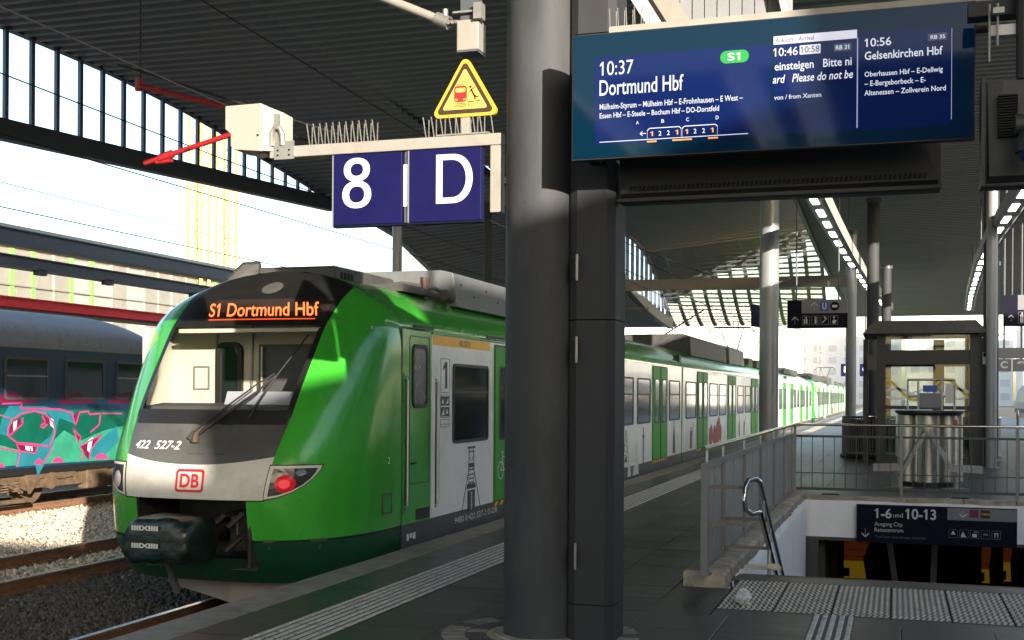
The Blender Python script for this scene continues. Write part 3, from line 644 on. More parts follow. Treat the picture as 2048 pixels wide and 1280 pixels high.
# duct right of the column in three covers
for (z0, z1) in ((0.0, .245), (.25, 2.085), (2.09, 3.93), (3.935, 7.4)):
    poly = [(-2.02, 7.86), (-2.02, 7.56), (-1.965, 7.52), (-1.77, 7.52), (-1.72, 7.57), (-1.72, 7.86)]
    out(M().prism(poly, z0+.002, z1), 'duct_cover', 'duct', ct, smooth='a')
for z in (.50, 1.83, 2.36):
    out(M().box(-1.995, -1.955, 7.49, 7.515, z, z+.12), 'clip', 'vent', ct); out(M().tube([(-1.955, 7.485, z-.02), (-1.955, 7.485, z+.15)], .009, 6), 'clip_pin', 'galv', ct)
m = M().grid([[(-2.25+.2465*math.cos(a), 7.7+.2465*math.sin(a), z) for a in np.linspace(math.radians(186), math.radians(202), 6)][::-1] for z in (3.42, 3.72)]); out(m, 'reflector', 'orangeref', ct, smooth=True)

# ------------------------------------------------------------------ platform number signs on their beam
YB = 7.7
bt = thing('sign_beam', (-3.4, YB, 3.28), 'cream square beam reaching left from the column carrying the blue signs', 'beam')
out(M().box(-4.28, -2.53, YB-.04, YB+.04, 3.285, 3.365), 'arm', 'beam', bt, bevel=.006)
out(M().box(-2.61, -2.53, YB-.04, YB+.04, 2.83, 3.283), 'upright', 'beam', bt, bevel=.006)
out(M().box(-4.235, -4.08, YB-.052, YB-.041, 3.27, 3.40), 'clamp_plate', 'galv', bt)
for x in (-4.205, -4.115):
    for z in (3.30, 3.335): out(M().tube([(x, YB-.06, z), (x, YB-.052, z)], .007, 6), 'bolt', 'vent', bt)
sp = None
for k in range(22):
    i = k // 2; x = -3.98+i*.0505; lean = (-.016 if k % 2 == 0 else .028); h = .15 if k % 2 == 0 else .125
    if x > -3.4: break
    out(M().tube([(x+(0 if k % 2 == 0 else .018), YB, 3.365), (x+lean*.6+(0 if k % 2 == 0 else .018), YB-.03, 3.365+h)], .0042, 5), 'bird_spike', 'galv', bt)
for k, x in enumerate((-3.09, -3.07, -3.03, -3.015, -2.965, -2.95, -2.90, -2.875, -2.85, -2.835, -2.73, -2.715, -2.68, -2.665, -2.60)):
    out(M().tube([(x, YB, 3.365), (x+(.012 if k % 2 else -.012), YB-.03, 3.365+(.12 if k % 2 else .14))], .0042, 5), 'bird_spike', 'galv', bt)
def flat(y): return lambda u, v: (u, y, v)
def plate_sign(name, x0, x1, z0, z1, ch, box, label, bold):
    t = thing(name, ((x0+x1)/2, YB, z0), label, 'sign', 'blue platform signs')
    out(M().box(x0, x1, YB-.035, YB+.035, z0, z1), 'panel', 'blue', t, bevel=.004)
    out(M().box(x0-.005, x1+.005, YB-.03, YB+.03, z0-.014, z0-.001), 'bottom_rail', 'navy', t); out(M().box(x0-.013, x0-.001, YB-.03, YB+.03, z0, z1), 'side_rail', 'signgrey', t)
    x0, x1, z0, z1 = box; cx_ = (x0+x1)/2; H_ = z1-z0; W_ = x1-x0; st = .046; m = M(); m2 = M()
    def ell(cz, rx, rz, q=2.2, n_=40):
        return [(cx_+rx*abs(math.cos(a))**(2/q)*(1 if math.cos(a) > 0 else -1), cz+rz*abs(math.sin(a))**(2/q)*(1 if math.sin(a) > 0 else -1)) for a in np.linspace(0, 2*PI, n_, endpoint=False)]
    if ch == '8':
        rz1 = H_*.272; rz2 = H_*.235
        ringm(m, ell(z0+rz1, W_/2, rz1), ell(z0+rz1, W_/2-st*1.12, rz1-st*.85), YB-.0375, YB-.0352, 'y'); ringm(m2, ell(z1-rz2, W_/2*.9, rz2), ell(z1-rz2, W_/2*.9-st*1.1, rz2-st*.85), YB-.0379, YB-.0352, 'y'); out(m2, 'lettering', 'signwhite', t)
    else:
        def dd(a, b, c, d, r): return [(a, c), (a, d)]+[(b-r+r*math.cos(q)**.85, (c+d)/2+(d-c)/2*math.sin(q)) if abs(math.cos(q)) > 1e-6 else (b-r, (c+d)/2+(d-c)/2*math.sin(q)) for q in np.linspace(PI/2*.999, -PI/2*.999, 28)]
        ringm(m, dd(x0, x1, z0, z1, .15), dd(x0+st, x1-st*1.05, z0+st*.85, z1-st*.85, .11), YB-.0375, YB-.0352, 'y')
    out(m, 'lettering', 'signwhite', t); return t
plate_sign('platform_sign', -3.775, -3.255, 2.785, 3.28, '8', (-3.705, -3.485, 2.90, 3.252), 'blue square sign with white figure 8, left of the pair', .035)
plate_sign('platform_sign', -3.20, -2.675, 2.785, 3.28, 'D', (-3.0, -2.735, 2.905, 3.24), 'dark blue square sign with white letter D beside the column', .03)
t = thing('sign_divider', (-3.228, YB, 2.9), 'narrow white bar between the 8 and the D signs', 'bar')
out(M().box(-3.249, -3.205, YB-.02, YB+.02, 2.9, 3.19), 'bar', 'signwhite', t); out(M().box(-3.245, -3.21, YB-.01, YB+.02, 2.79, 3.284), 'mount', 'steelblue', t)
# warning triangle
t = thing('warning_triangle', (-2.795, YB, 3.37), 'yellow triangular warning sign of a train and a falling person on a short post', 'warning sign')
out(M().box(-2.825, -2.765, YB-.02, YB+.02, 3.366, 3.53), 'stem', 'beam', t); out(M().box(-3.0, -2.62, YB-.045, YB+.045, 3.366, 3.376), 'foot_plate', 'galv', t)
def tri(cx, zb, wd, h, r, n=6):
    A = [Vector((cx-wd/2, zb)), Vector((cx+wd/2, zb)), Vector((cx, zb+h))]; p = []
    for i in range(3):
        a, b, c = A[i-1], A[i], A[(i+1) % 3]; d1 = (a-b).normalized(); d2 = (c-b).normalized(); bis = (d1+d2).normalized(); half = math.acos(max(-1, min(1, d1.dot(d2))))/2
        ce = b+bis*(r/math.sin(half)); s0 = b+d1*(r/math.tan(half))-ce; s1 = b+d2*(r/math.tan(half))-ce
        a0 = math.atan2(s0.y, s0.x); a1 = math.atan2(s1.y, s1.x)
        while a1 < a0: a1 += 2*PI
        if a1-a0 > PI: a1 -= 2*PI
        for k in range(n+1): an = a0+(a1-a0)*k/n; p.append((ce.x+r*math.cos(an), ce.y+r*math.sin(an)))
    return p
cx = -2.795
out(M().prism(tri(cx, 3.49, .50, .425, .035), YB-.03, YB, 'y'), 'plate', 'tri', t)
out(M().prism(tri(cx, 3.512, .425, .362, .022), YB-.0335, YB-.031, 'y'), 'black_border', 'trik', t)
out(M().prism(tri(cx, 3.54, .33, .282, .012), YB-.037, YB-.034, 'y'), 'inner_field', 'trip', t)
Y3 = YB-.0375
m = M(); m.prism(rrect(cx-.075, cx+.015, 3.59, 3.70, .02), Y3-.002, Y3, 'y'); out(m, 'train_symbol', 'red', t)
m = M(); m.prism(rrect(cx-.065, cx+.005, 3.655, 3.685, .008), Y3-.004, Y3-.002, 'y'); m.prism(rrect(cx-.066, cx-.05, 3.60, 3.612, .004), Y3-.004, Y3-.002, 'y'); m.prism(rrect(cx-.01, cx+.006, 3.60, 3.612, .004), Y3-.004, Y3-.002, 'y'); out(m, 'train_symbol_windows', 'trip', t)
m = M(); m.box(cx-.06, cx, Y3-.002, Y3, 3.708, 3.712)
for k in range(3): m.box(cx-.065-.006*k, cx+.005+.006*k, Y3-.002, Y3, 3.578-.010*k, 3.582-.010*k)
m.box(cx+.085, cx+.115, Y3-.002, Y3, 3.590, 3.597)
for a, b, w_ in (((.045, 3.675), (.065, 3.635), .012), ((.065, 3.635), (.09, 3.615), .009), ((.09, 3.615), (.105, 3.625), .006), ((.065, 3.635), (.078, 3.60), .009), ((.05, 3.67), (.075, 3.685), .006), ((.05, 3.665), (.03, 3.655), .006)):
    m.bar((cx+a[0], Y3-.001, a[1]), (cx+b[0], Y3-.001, b[1]), .002, w_)
m.prism(rrect(cx+.032, cx+.05, 3.68, 3.698, .0085), Y3-.002, Y3, 'y'); out(m, 'person_symbol', 'trik', t)
m = M(); m.box(cx+.028, cx+.065, Y3-.002, Y3, 3.585, 3.592); m.box(cx+.028, cx+.034, Y3-.002, Y3, 3.56, 3.585); out(m, 'edge_symbol', 'red', t)
# cream cabinet at the beam end
t = thing('light_cabinet', (-4.38, YB, 3.33), 'cream metal cabinet at the left end of the sign beam', 'cabinet')
out(M().prism([(-4.60, 3.665), (-4.60, 3.50), (-4.555, 3.465), (-4.555, 3.375), (-4.535, 3.35), (-4.31, 3.325), (-4.31, 3.668)], YB-.11, YB+.13, 'y'), 'case', 'box', t, bevel=.004)
out(M().add([(-4.305, YB-.108, 3.33), (-4.305, YB+.12, 3.33), (-4.305, YB+.12, 3.66), (-4.305, YB-.108, 3.66), (-4.20, YB+.02, 3.34), (-4.17, YB+.10, 3.34), (-4.17, YB+.10, 3.60), (-4.2, YB+.02, 3.62)], [(0, 4, 7, 3), (4, 5, 6, 7), (3, 7, 6, 2), (0, 1, 5, 4), (1, 2, 6, 5)]), 'side_housing', 'box', t)
out(M().prism([(-4.35, 3.32), (-4.30, 3.32), (-4.285, 3.29), (-4.335, 3.28), (-4.37, 3.305)], YB-.06, YB+.04, 'y'), 'lower_bracket', 'vent', t)
out(M().tube([(-4.255, YB-.05, 3.37), (-4.25, YB-.055, 3.47), (-4.225, YB-.06, 3.50), (-4.19, YB-.055, 3.49), (-4.175, YB-.05, 3.45), (-4.17, YB-.05, 3.37)], .02, 10), 'conduit', 'galv', t, smooth='a')
out(M().box(-4.28, -4.20, YB-.04, YB-.03, 3.40, 3.60), 'mount_plate', 'galv', t); out(M().tube([(-4.335, YB-.114, 3.44), (-4.335, YB-.11, 3.44)], .009, 8), 'lock', 'vent', t)
# ceiling hanger with clamp and stay tube
t = thing('ceiling_hanger', (-2.83, 7.9, 3.98), 'square hanging post with clamp above the warning triangle', 'hanger post')
out(M().box(-2.915, -2.755, 7.82, 7.98, 3.99, 4.20), 'lower_box', 'beam', t, bevel=.006); out(M().box(-2.895, -2.775, 7.84, 7.96, 4.20, 7.4), 'shaft', 'steelblue', t)
out(M().box(-2.78, -2.72, 7.78, 7.86, 4.19, 4.30), 'bracket', 'galv', t); out(M().box(-2.94, -2.74, 7.80, 7.815, 4.245, 4.258), 'clamp_bar', 'galv', t)
out(M().box(-2.91, -2.76, 7.815, 7.985, 3.975, 3.989), 'bottom_plate', 'steelblue', t)
t = thing('stay_tube', (-3.3, 7.9, 4.25), 'grey stay tube with bolted joint slanting up to the left from the hanger', 'tube')
out(M().tube([(-3.06, 7.9, 4.235), (-4.6, 7.95, 4.95)], .032, 14), 'tube', 'beam', t, smooth='a'); out(M().tube([(-3.10, 7.9, 4.255), (-3.0, 7.9, 4.21)], .047, 12), 'socket', 'galv', t, smooth='a')
out(M().tube([(-3.01, 7.9, 4.215), (-2.92, 7.88, 4.20)], .022, 10), 'pin', 'galv', t, smooth='a')
for k in range(3): out(M().tube([(-2.99+.03*k, 7.85, 4.20), (-2.99+.03*k, 7.95, 4.22)], .012, 6), 'bolt', 'galv', t)
out(M().tube([(-3.03, 7.9, 4.24), (-3.03, 7.9, 4.31)], .02, 8), 'ring', 'galv', t)

# ------------------------------------------------------------------ passenger information display
DY = 6.70; DX0, DX1, DZ0, DZ1 = -1.785, .39, 2.955, 3.675
t = thing('departure_display', (-.7, DY, DZ0), 'wide dark blue departure screen showing 10:37 Dortmund Hbf mounted right of the column', 'display screen')
out(M().box(DX0, DX1, DY+.004, DY+.07, DZ0, DZ1), 'case', 'black', t); out(M().box(DX0+.006, DX1-.006, DY, DY+.0035, DZ0+.006, DZ1-.006), 'glass', 'screen', t)
out(M().box(DX0+.2, DX1+.15, DY+.07, DY+.13, DZ1-.02, DZ1+.055), 'mounting_beam', 'beam', t)
out(M().box(-1.765, -1.70, 6.78, 7.52, 3.0, 3.6), 'wall_bracket', 'duct', t)
out(M().prism(rrect(-1.65, -.66, 3.035, 3.535, .012), DY-.001, DY-.0005, 'y'), 'left_field', 'panel1', t); out(M().prism(rrect(-.645, .27, 3.035, 3.55, .012), DY-.001, DY-.0005, 'y'), 'right_field', 'panel1', t)
fD = flat(DY-.003)
def DT(s, x0, x1, z0, z1, ma='e_white', bold=.0, shear=0, fix=None): return text(s, (x0, x1, z0, z1), fD, 'lettering', ma, t, bold, shear, fix=fix)
DT('10:37', -1.62, -1.425, 3.43, 3.51); DT('Dortmund Hbf', -1.622, -1.14, 3.315, 3.405, bold=.008)
DT('Mülheim-Styrum – Mülheim Hbf – E-Frohnhausen – E West –', -1.62, -.81, 3.236, 3.268, bold=.008, fix='Ml'); DT('Essen Hbf – E-Steele – Bochum Hbf – DO-Dorstfeld', -1.62, -.94, 3.186, 3.216, bold=.008, fix='El')
for s, x in (('A', -1.40), ('B', -1.255), ('C', -1.115), ('D', -.95)): DT(s, x-.008, x+.008, 3.135+.004, 3.155+.004, bold=.01)
m = M().box(-1.62, -.78, DY-.003, DY-.002, 3.048, 3.052)
out(m, 'track_line', 'e_white', t)
m = M()
for x0, x1 in ((-1.343, -1.150), (-1.145, -.948)):
    p = [(x0, 3.055), (x0, 3.10), (x0+.012, 3.112), (x1-.012, 3.112), (x1, 3.10), (x1, 3.055)]
    for a, b in zip(p, p[1:]): m.bar((a[0], DY-.0025, a[1]), (b[0], DY-.0025, b[1]), .001, .0045)
out(m, 'coach_outline', 'e_white', t)
for k, (s, ma) in enumerate((('1', 'e_orange'), ('2', 'e_white'), ('2', 'e_white'), ('1', 'e_orange'), ('1', 'e_orange'), ('2', 'e_white'), ('2', 'e_white'), ('1', 'e_orange'))):
    x = -1.318+k*.0475+(.008 if k > 3 else 0); DT(s, x-.008, x+.008, 3.068, 3.094, ma, .01)
m = M()
for x0, x1 in ((-1.345, -1.29), (-1.20, -1.09), (-1.0, -.945)): m.box(x0, x1, DY-.003, DY-.002, 3.033, 3.042)
out(m, 'door_marks', 'e_orange', t)
m = M(); m.bar((-1.385, DY-.0025, 3.085), (-1.35, DY-.0025, 3.085), .001, .004); m.bar((-1.385, DY-.0025, 3.085), (-1.37, DY-.0025, 3.097), .001, .004); m.bar((-1.385, DY-.0025, 3.085), (-1.37, DY-.0025, 3.073), .001, .004); out(m, 'arrow', 'e_white', t)
out(M().prism(rrect(-.935, -.778, 3.445, 3.515, .034, 6), DY-.003, DY-.002, 'y'), 'line_badge', 'e_green', t); text('S1', (-.895, -.825, 3.458, 3.502), flat(DY-.004), 'lettering', 'e_white', t, .02)
out(M().box(-.645, -.205, DY-.003, DY-.002, 3.527, 3.573), 'arrival_band', 'e_band', t); text('Ankunft / Arrival', (-.635, -.43, 3.537, 3.562), flat(DY-.004), 'lettering', 'e_grey', t)
DT('10:46', -.645, -.515, 3.462, 3.508, bold=.008); out(M().box(-.505, -.395, DY-.003, DY-.002, 3.462, 3.512), 'delay_box', 'e_white', t); text('10:58', (-.50, -.40, 3.47, 3.505), flat(DY-.004), 'lettering', 'e_grey', t, .008)
out(M().box(-.325, -.233, DY-.003, DY-.002, 3.463, 3.505), 'train_badge', 'e_grey', t); text('RB 31', (-.315, -.245, 3.472, 3.496), flat(DY-.004), 'lettering', 'e_white', t, .015)
DT('einsteigen   Bitte ni', -.638, -.232, 3.385, 3.43, bold=.012, fix='Bl'); DT('ard   Please do not be', -.648, -.225, 3.315, 3.36, bold=.012, shear=.22, fix='Pl'); DT('von / from Xanten', -.64, -.39, 3.225, 3.25, bold=.006, fix='Xf')
out(M().box(-.205, -.199, DY-.003, DY-.002, 3.045, 3.527), 'divider', 'e_line', t)
DT('10:56', -.165, -.03, 3.475, 3.52, bold=.008); out(M().box(.155, .25, DY-.003, DY-.002, 3.48, 3.52), 'train_badge', 'e_grey', t); text('RB 35', (.168, .24, 3.489, 3.51), flat(DY-.004), 'lettering', 'e_white', t, .015)
DT('Gelsenkirchen Hbf', -.165, .228, 3.405, 3.45, bold=.012, fix='Gf')
DT('Oberhausen Hbf – E-Dellwig', -.165, .23, 3.315, 3.343, bold=.008, fix='Ol'); DT('– E-Bergeborbeck – E-', -.165, .145, 3.265, 3.293, bold=.008, fix='El'); DT('Altenessen – Zollverein Nord', -.165, .245, 3.215, 3.243, bold=.008, fix='Al')
out(M().box(.272, .275, DY-.003, DY-.002, 3.06, 3.54), 'field_edge', 'e_line', t)
t.location = (-.742, 7.1, 3.036); t.scale = (1.06, 1.06, 1.06)
# spikes above the display
bs = thing('bird_spikes', (-1.6, 7.25, 3.86), 'few thin bird spikes standing on the beam above the departure screen', 'bird spikes')
for k in range(10): out(M().tube([(-1.69+.026*k+(.012 if k % 2 else 0), 7.25, 3.86), (-1.69+.026*k+(.014 if k % 2 else -.004), 7.24, 3.97+(.0 if k % 2 else .02))], .003, 5), 'spike', 'galv', bs)
# tapered housing below
def housing(x0, x1, yb, z0, z1, label, inset, vents=True):
    t = thing('display_housing', ((x0+x1)/2, yb, z0), label, 'display housing')
    out(M().box(x0, x1, yb+.03, yb+.16, z0, z1), 'case', 'housing', t, bevel=.008)
    a = inset
    out(M().add([(x0+.012, yb+.028, z0+.02), (x1-.012, yb+.028, z0+.02), (x1-.012, yb+.028, z1), (x0+.012, yb+.028, z1), (x0+.02, yb-.01, z0+.05), (x1-.02, yb-.01, z0+.05), (x1-a, yb+.02, z1), (x0+a, yb+.02, z1)],
        [(0, 1, 5, 4), (1, 2, 6, 5), (2, 3, 7, 6), (3, 0, 4, 7), (4, 5, 6, 7)]), 'sloping_front', 'housing', t)
    return t
t = housing(-1.60, .24, 7.1, 2.765, 3.03, 'dark tapered housing with a row of vent slots hanging under the departure screen', .09)
t.location = (-.723, 7.547, 2.838); t.scale = (1.063, 1.063, 1.063)
n = 64
for k in range(n):
    x = -1.53+k*(1.70/n); m = M().add([(x, 7.085, 2.832), (x+.012, 7.085, 2.832), (x+.02, 7.092, 2.862), (x+.008, 7.092, 2.862)], [(0, 1, 2, 3)])
    q = M().prism([(x, 2.830), (x+.012, 2.830), (x+.019, 2.856), (x+.007, 2.856)], 7.08, 7.095, 'y')
    if k == 0: v0 = out(q, 'vent_slot', 'vent', t)
    else: inst(v0, t, (ORG[v0.name].x+k*(1.70/n), ORG[v0.name].y, ORG[v0.name].z))
out(M().box(-1.6, .24, 7.07, 7.11, 2.765, 2.785), 'bottom_lip', 'black', t)
t = housing(.44, 1.6, 6.7, 2.70, 3.25, 'back of a second display at the right edge with vent grille', .09)
for k in range(16): out(M().box(.50, .595, 6.67, 6.72, 3.16-.014*k, 3.167-.014*k), 'vent_slot', 'vent', t)
out(M().box(.42, .44, 6.68, 6.86, 2.70, 3.26), 'side_rim', 'black', t)
out(M().tube([(.62, 6.75, 3.26), (.62, 6.75, 7.4)], .03, 8), 'drop_pipe', 'duct', t)
t = thing('dome_camera', (.66, 6.5, 2.8), 'dark dome camera on a bracket at the right edge of the picture', 'camera')
out(M().tube([(.57, 6.55, 2.98), (.95, 6.55, 2.98)], .055, 16), 'arm', 'housing', t, smooth='a')
out(M().tube([(.64, 6.5, 2.93), (.64, 6.5, 2.88), (.64, 6.5, 2.83)], [.05, .075, .075], 20), 'body', 'duct', t, smooth='a')
rows = [[(.64+.06*math.cos(a)*math.cos(b), 6.5+.06*math.sin(a)*math.cos(b), 2.83-.06*math.sin(b)) for a in np.linspace(0, 2*PI, 20, endpoint=False)] for b in np.linspace(0, PI/2*.98, 7)]
out(M().grid(rows, close=True), 'dome', 'screen', t, smooth=True)
t = thing('ceiling_bracket', (.6, 6.8, 3.5), 'white short bracket rail with hooks above the second display', 'bracket')
out(M().box(.47, 1.2, 6.76, 6.84, 3.50, 3.555), 'rail', 'signwhite', t); out(M().box(.36, 1.6, 6.8, 6.92, 3.62, 3.70), 'carrier', 'duct', t)
for x in (.50, .46): out(M().tube([(x, 6.74, 3.36+.5*(x-.46)*4), (x, 6.74, 3.66)], .006, 6), 'hook', 'galv', t)
out(M().box(.475, .53, 6.70, 6.74, 3.60, 3.63), 'plate', 'galv', t)
# upper right carrier pipe
t = thing('overhead_pipe', (0, 7.3, 3.9), 'dark pipe running across above the display boards', 'pipe'); out(M().tube([(.3, 7.25, 3.70), (2.2, 7.3, 3.72)], .045, 12), 'pipe', 'housing', t, smooth='a')

# ------------------------------------------------------------------ railings round the stairs
t = thing('side_railing', (-1.5, 14, .12), 'grey sheet railing with steel handrail along the left side of the stairs', 'railing')
yy = [10.0, 11.0, 12.6, 14.2, 15.8, 17.3, 18.7]
for k, y in enumerate(yy):
    w_ = .045 if k == 0 else .03
    out(M().box(-1.53, -1.47, y-w_, y+w_, .13, 1.04), 'post', 'railgrey', t); out(M().tube([(-1.5, y+.1, 1.05), (-1.5, y+.1, 1.15)], .012, 8), 'handrail_stem', 'steel', t)
for a, b in zip(yy, yy[1:]):
    m = M().box(-1.507, -1.497, a+.05, b-.035, .2, 1.0)
    out(m, 'infill_sheet', 'panelgrey', t)
    y = a+(b-a)*.5; out(M().box(-1.496, -1.490, y-.010, y+.010, .2, 1.0), 'stiffener', 'panelgrey', t)
out(M().box(-1.53, -1.47, 10.045, 18.7, 1.0, 1.045), 'top_rail', 'railgrey', t); out(M().box(-1.52, -1.48, 10.045, 18.7, .165, .2), 'bottom_rail', 'railgrey', t)
out(M().tube([(-1.5, 9.92, 1.165), (-1.5, 14, 1.165), (-1.5, 18.75, 1.165), (-1.5, 19.38, 1.165)], .023, 12), 'handrail', 'chrome', t, smooth='a')
out(M().box(-1.55, -1.45, 9.93, 10.07, .115, .13), 'foot', 'railgrey', t)
for k, (y, z) in enumerate(((10.25, .83), (10.25, .52), (11.1, .48), (11.1, .22))):
    out(M().box(-1.49, -1.17 if k < 2 else -1.10, y-.01, y+.01, z-.014, z+.014), 'wooden_spacer', 'spacer', t)
t = thing('back_railing', (1, 19.4, 0), 'dark barred railing across the back of the stair opening', 'railing')
out(M().tube([(-1.5, 19.4, 1.165), (3.9, 19.4, 1.165)], .022, 12), 'handrail', 'chrome', t, smooth='a')
out(M().box(-1.5, 3.9, 19.38, 19.42, .965, 1.0), 'upper_rail', 'bars', t); out(M().box(-1.5, 3.9, 19.38, 19.42, .14, .18), 'lower_rail', 'bars', t); out(M().box(-1.5, 3.9, 19.39, 19.41, .40, .415), 'middle_rod', 'bars', t)
b0 = out(M().box(-1.406, -1.394, 19.394, 19.406, .18, .965), 'baluster', 'bars', t)
for k in range(1, 31): inst(b0, t, (-1.4+.167*k, 19.4, .18))
for x in (-1.5, .1, 1.75, 3.4): out(M().box(x-.02, x+.02, 19.37, 19.43, 0.05, 1.15), 'post', 'railgrey', t); out(M().box(x-.09, x+.09, 19.36, 19.44, .052, .062), 'foot', 'railgrey', t)
t = thing('stair_handrail', (-1.05, 10.6, -.9), 'polished double tube handrail bent round at its top, leading down the stairs', 'handrail')
H = -1.0
def hp(y, z): return (H, y, z)
P1 = [(10.25, .90), (10.22, .93), (10.15, .94), (10.05, .90), (10.0, .80), (10.0, .68), (10.06, .58), (10.16, .545), (10.30, .57)]
s = .50
upper = [(16.2, .90-s*5.95)]+P1+[(16.2, .57-s*5.9)]
# top bend
out(M().tube([(-1.08, 16, .88-.5*5.75), (-1.08, 10.27, .88), (-1.11, 10.2, .91), (-1.16, 10.12, .90), (-1.18, 10.05, .84), (-1.18, 10.02, .74), (-1.17, 10.05, .66), (-1.13, 10.12, .62), (-1.08, 10.22, .63), (-1.08, 10.3, .62), (-1.08, 16, .62-.5*5.7)], .022, 12), 'handrail_tube', 'chrome', t, smooth='a')
for y in (10.6, 11.2, 12.6): out(M().tube([(-1.08, y, .62-.5*(y-10.3)), (-1.08, y, .9-.5*(y-10.2))], .01, 8), 'link', 'steel', t)
out(M().tube([(-1.08, 11.1, .35), (-1.08, 11.1, -.9)], .018, 10), 'post', 'steel', t); out(M().box(-1.08, -.98, 10.95, 11.0, .06, .10), 'bracket', 'steel', t); out(M().box(-1.33, -1.0, 11.4, 11.43, -.02, .02), 'wall_bracket', 'steel', t)

# stair direction sign
t = thing('stairs_sign', (.6, 19.0, -.61), 'dark blue sign over the stair opening reading 1-6 und 10-13', 'direction sign')
SYN = 19.15
X0, X1, Z0, Z1 = -.55, 1.73, -.62, -.045
out(M().box(X0, X1, SYN, SYN+.08, Z0, Z1), 'panel', 'navy', t); out(M().box(.76, X1, SYN-.004, SYN, Z1-.19, Z1-.01), 'grey_field', 'signgrey', t)
fs = flat(SYN-.006)
def ST(s_, a, b, c, d, ma='signwhite', bold=.0, fix=None): return text(s_, (a, b, c, d), fs, 'lettering', ma, t, bold, fix=fix)
ST('1-6', -.285, -.04, -.245, -.095, bold=.02); ST('und', .0-.015, .125, -.225, -.155, bold=0); ST('10-13', .16, .60, -.245, -.085, bold=.02)
ST('Ausgang City', -.285, .12, -.36, -.30, fix='Al'); ST('Reisezentrum', -.285, .13, -.45, -.39, fix='Rl'); ST('Travel Centre · Centre de voyage · reisecentrum', -.27, .45, -.54, -.51, 'signgrey', fix='Tl')
def arrow(m, x, z, h, up, y): 
    s_ = 1 if up else -1
    m.bar((x, y, z-s_*h/2), (x, y, z+s_*h/2), .004, .016)
    for d in (-1, 1): m.bar((x, y, z+s_*h/2), (x+d*h*.42, y, z+s_*h*.08), .004, .016)
m = M(); arrow(m, -.42, -.47, .13, False, SYN-.006); arrow(m, .98, -.13, .12, False, SYN-.006); out(m, 'arrows', 'signwhite', t)
out(M().box(1.07, 1.195, SYN-.007, SYN-.004, -.19, -.07), 'maroon_badge', 'gmar', t); out(M().box(1.225, 1.355, SYN-.007, SYN-.004, -.195, -.075), 'taxi_badge', 'black', t); text('TAXI', (1.235, 1.345, -.15, -.12), flat(SYN-.009), 'lettering', 'decaly', t, .02)
for k, s_ in enumerate(('▲', 'i', '=', 'WC', 'T')):
    x = .78+k*.15; m = M(); ringm(m, rrect(x, x+.125, -.50, -.375, .01), rrect(x+.004, x+.121, -.496, -.379, .008), SYN-.006, SYN-.002, 'y'); out(m, 'pictogram_frame', 'signgrey', t)
    m = M()
    if k == 0: m.prism([(x+.03, -.45), (x+.095, -.45), (x+.0625, -.39)], SYN-.008, SYN-.006, 'y')
    if k == 1: m.prism([(x+.02, -.485), (x+.10, -.485), (x+.07, -.44), (x+.05, -.40), (x+.03, -.44)], SYN-.008, SYN-.006, 'y')
    if k == 2: m.prism(rrect(x+.03, x+.095, -.48, -.43, .01), SYN-.008, SYN-.006, 'y'); m.box(x+.05, x+.11, SYN-.008, SYN-.006, -.405, -.398)
    if k == 4: m.box(x+.03, x+.095, SYN-.008, SYN-.006, -.425, -.41); m.box(x+.04, x+.05, SYN-.008, SYN-.006, -.48, -.425); m.box(x+.08, x+.09, SYN-.008, SYN-.006, -.48, -.425)
    if k == 3: text('WC', (x+.03, x+.1, -.45, -.42), flat(SYN-.007), 'lettering', 'signwhite', t)
    if m.v: out(m, 'pictogram', 'signwhite', t)
# crumpled paper ball
r = random.Random(5); m = M(); rows = []
for i in range(9):
    b = -PI/2+PI*i/8; rows.append([(-1.09+(.062+r.uniform(-.026, .014))*math.cos(b)*math.cos(a), 9.27+(.062+r.uniform(-.026, .014))*math.cos(b)*math.sin(a), .068+.066*math.sin(b)+r.uniform(-.006, .006)) for a in np.linspace(0, 2*PI, 12, endpoint=False)])
out(m.grid(rows, close=True), 'crumpled_cup', 'paper', label='crumpled white paper cup lying on the dotted slabs', cat='litter')

# ------------------------------------------------------------------ green train
TX = -6.42; NY = 11.8; HW = 1.42
zsN = [-.26, -.05, .2, .8, 1.44, 2.05, 2.30, 2.5, 2.68, 2.84, 2.95]; YFN = [10.35, 10.15, 10.02, 9.97, 10.30, 10.76, 10.97, 11.2, 11.42, 11.65, 11.8]
WzN = [-.26, -.05, .2, 2.0, 2.25, 2.4, 2.55, 2.70, 2.85, 2.93, 2.95]; WwN = [1.36, 1.40, 1.42, 1.42, 1.41, 1.37, 1.26, 1.03, .68, .28, .02]
from bisect import bisect
def cat(xs, ys_, x):  # smooth (catmull) interpolation
    if x <= xs[0]: return ys_[0]
    if x >= xs[-1]: return ys_[-1]
    i = bisect(xs, x)-1; h = xs[i+1]-xs[i]; u = (x-xs[i])/h
    d0 = (ys_[i+1]-ys_[i-1])/(xs[i+1]-xs[i-1]) if i > 0 else (ys_[i+1]-ys_[i])/h
    d1 = (ys_[i+2]-ys_[i])/(xs[i+2]-xs[i]) if i+2 < len(xs) else (ys_[i+1]-ys_[i])/h
    return (2*u**3-3*u*u+1)*ys_[i]+(u**3-2*u*u+u)*h*d0+(3*u*u-2*u**3)*ys_[i+1]+(u**3-u*u)*h*d1
NE = 2.9
def nw(z): return cat(WzN, WwN, z)
def nyf(z): return cat(zsN, YFN, z)
def ny(x, z):
    w_ = nw(z); L = NY-nyf(z); q = min(abs(x)/w_, 1.); return NY-L*(1-q**NE)**(1/NE)
def mk(z): return min(interp(z, [-.2, .55, .9, 1.4, 2.3, 2.6, 2.7], [.72, .76, .80, .87, .90, .915, .93]), nw(z)*.985)
def npt(x, z, d=0.): return (TX+x, ny(x, z)-d, z)
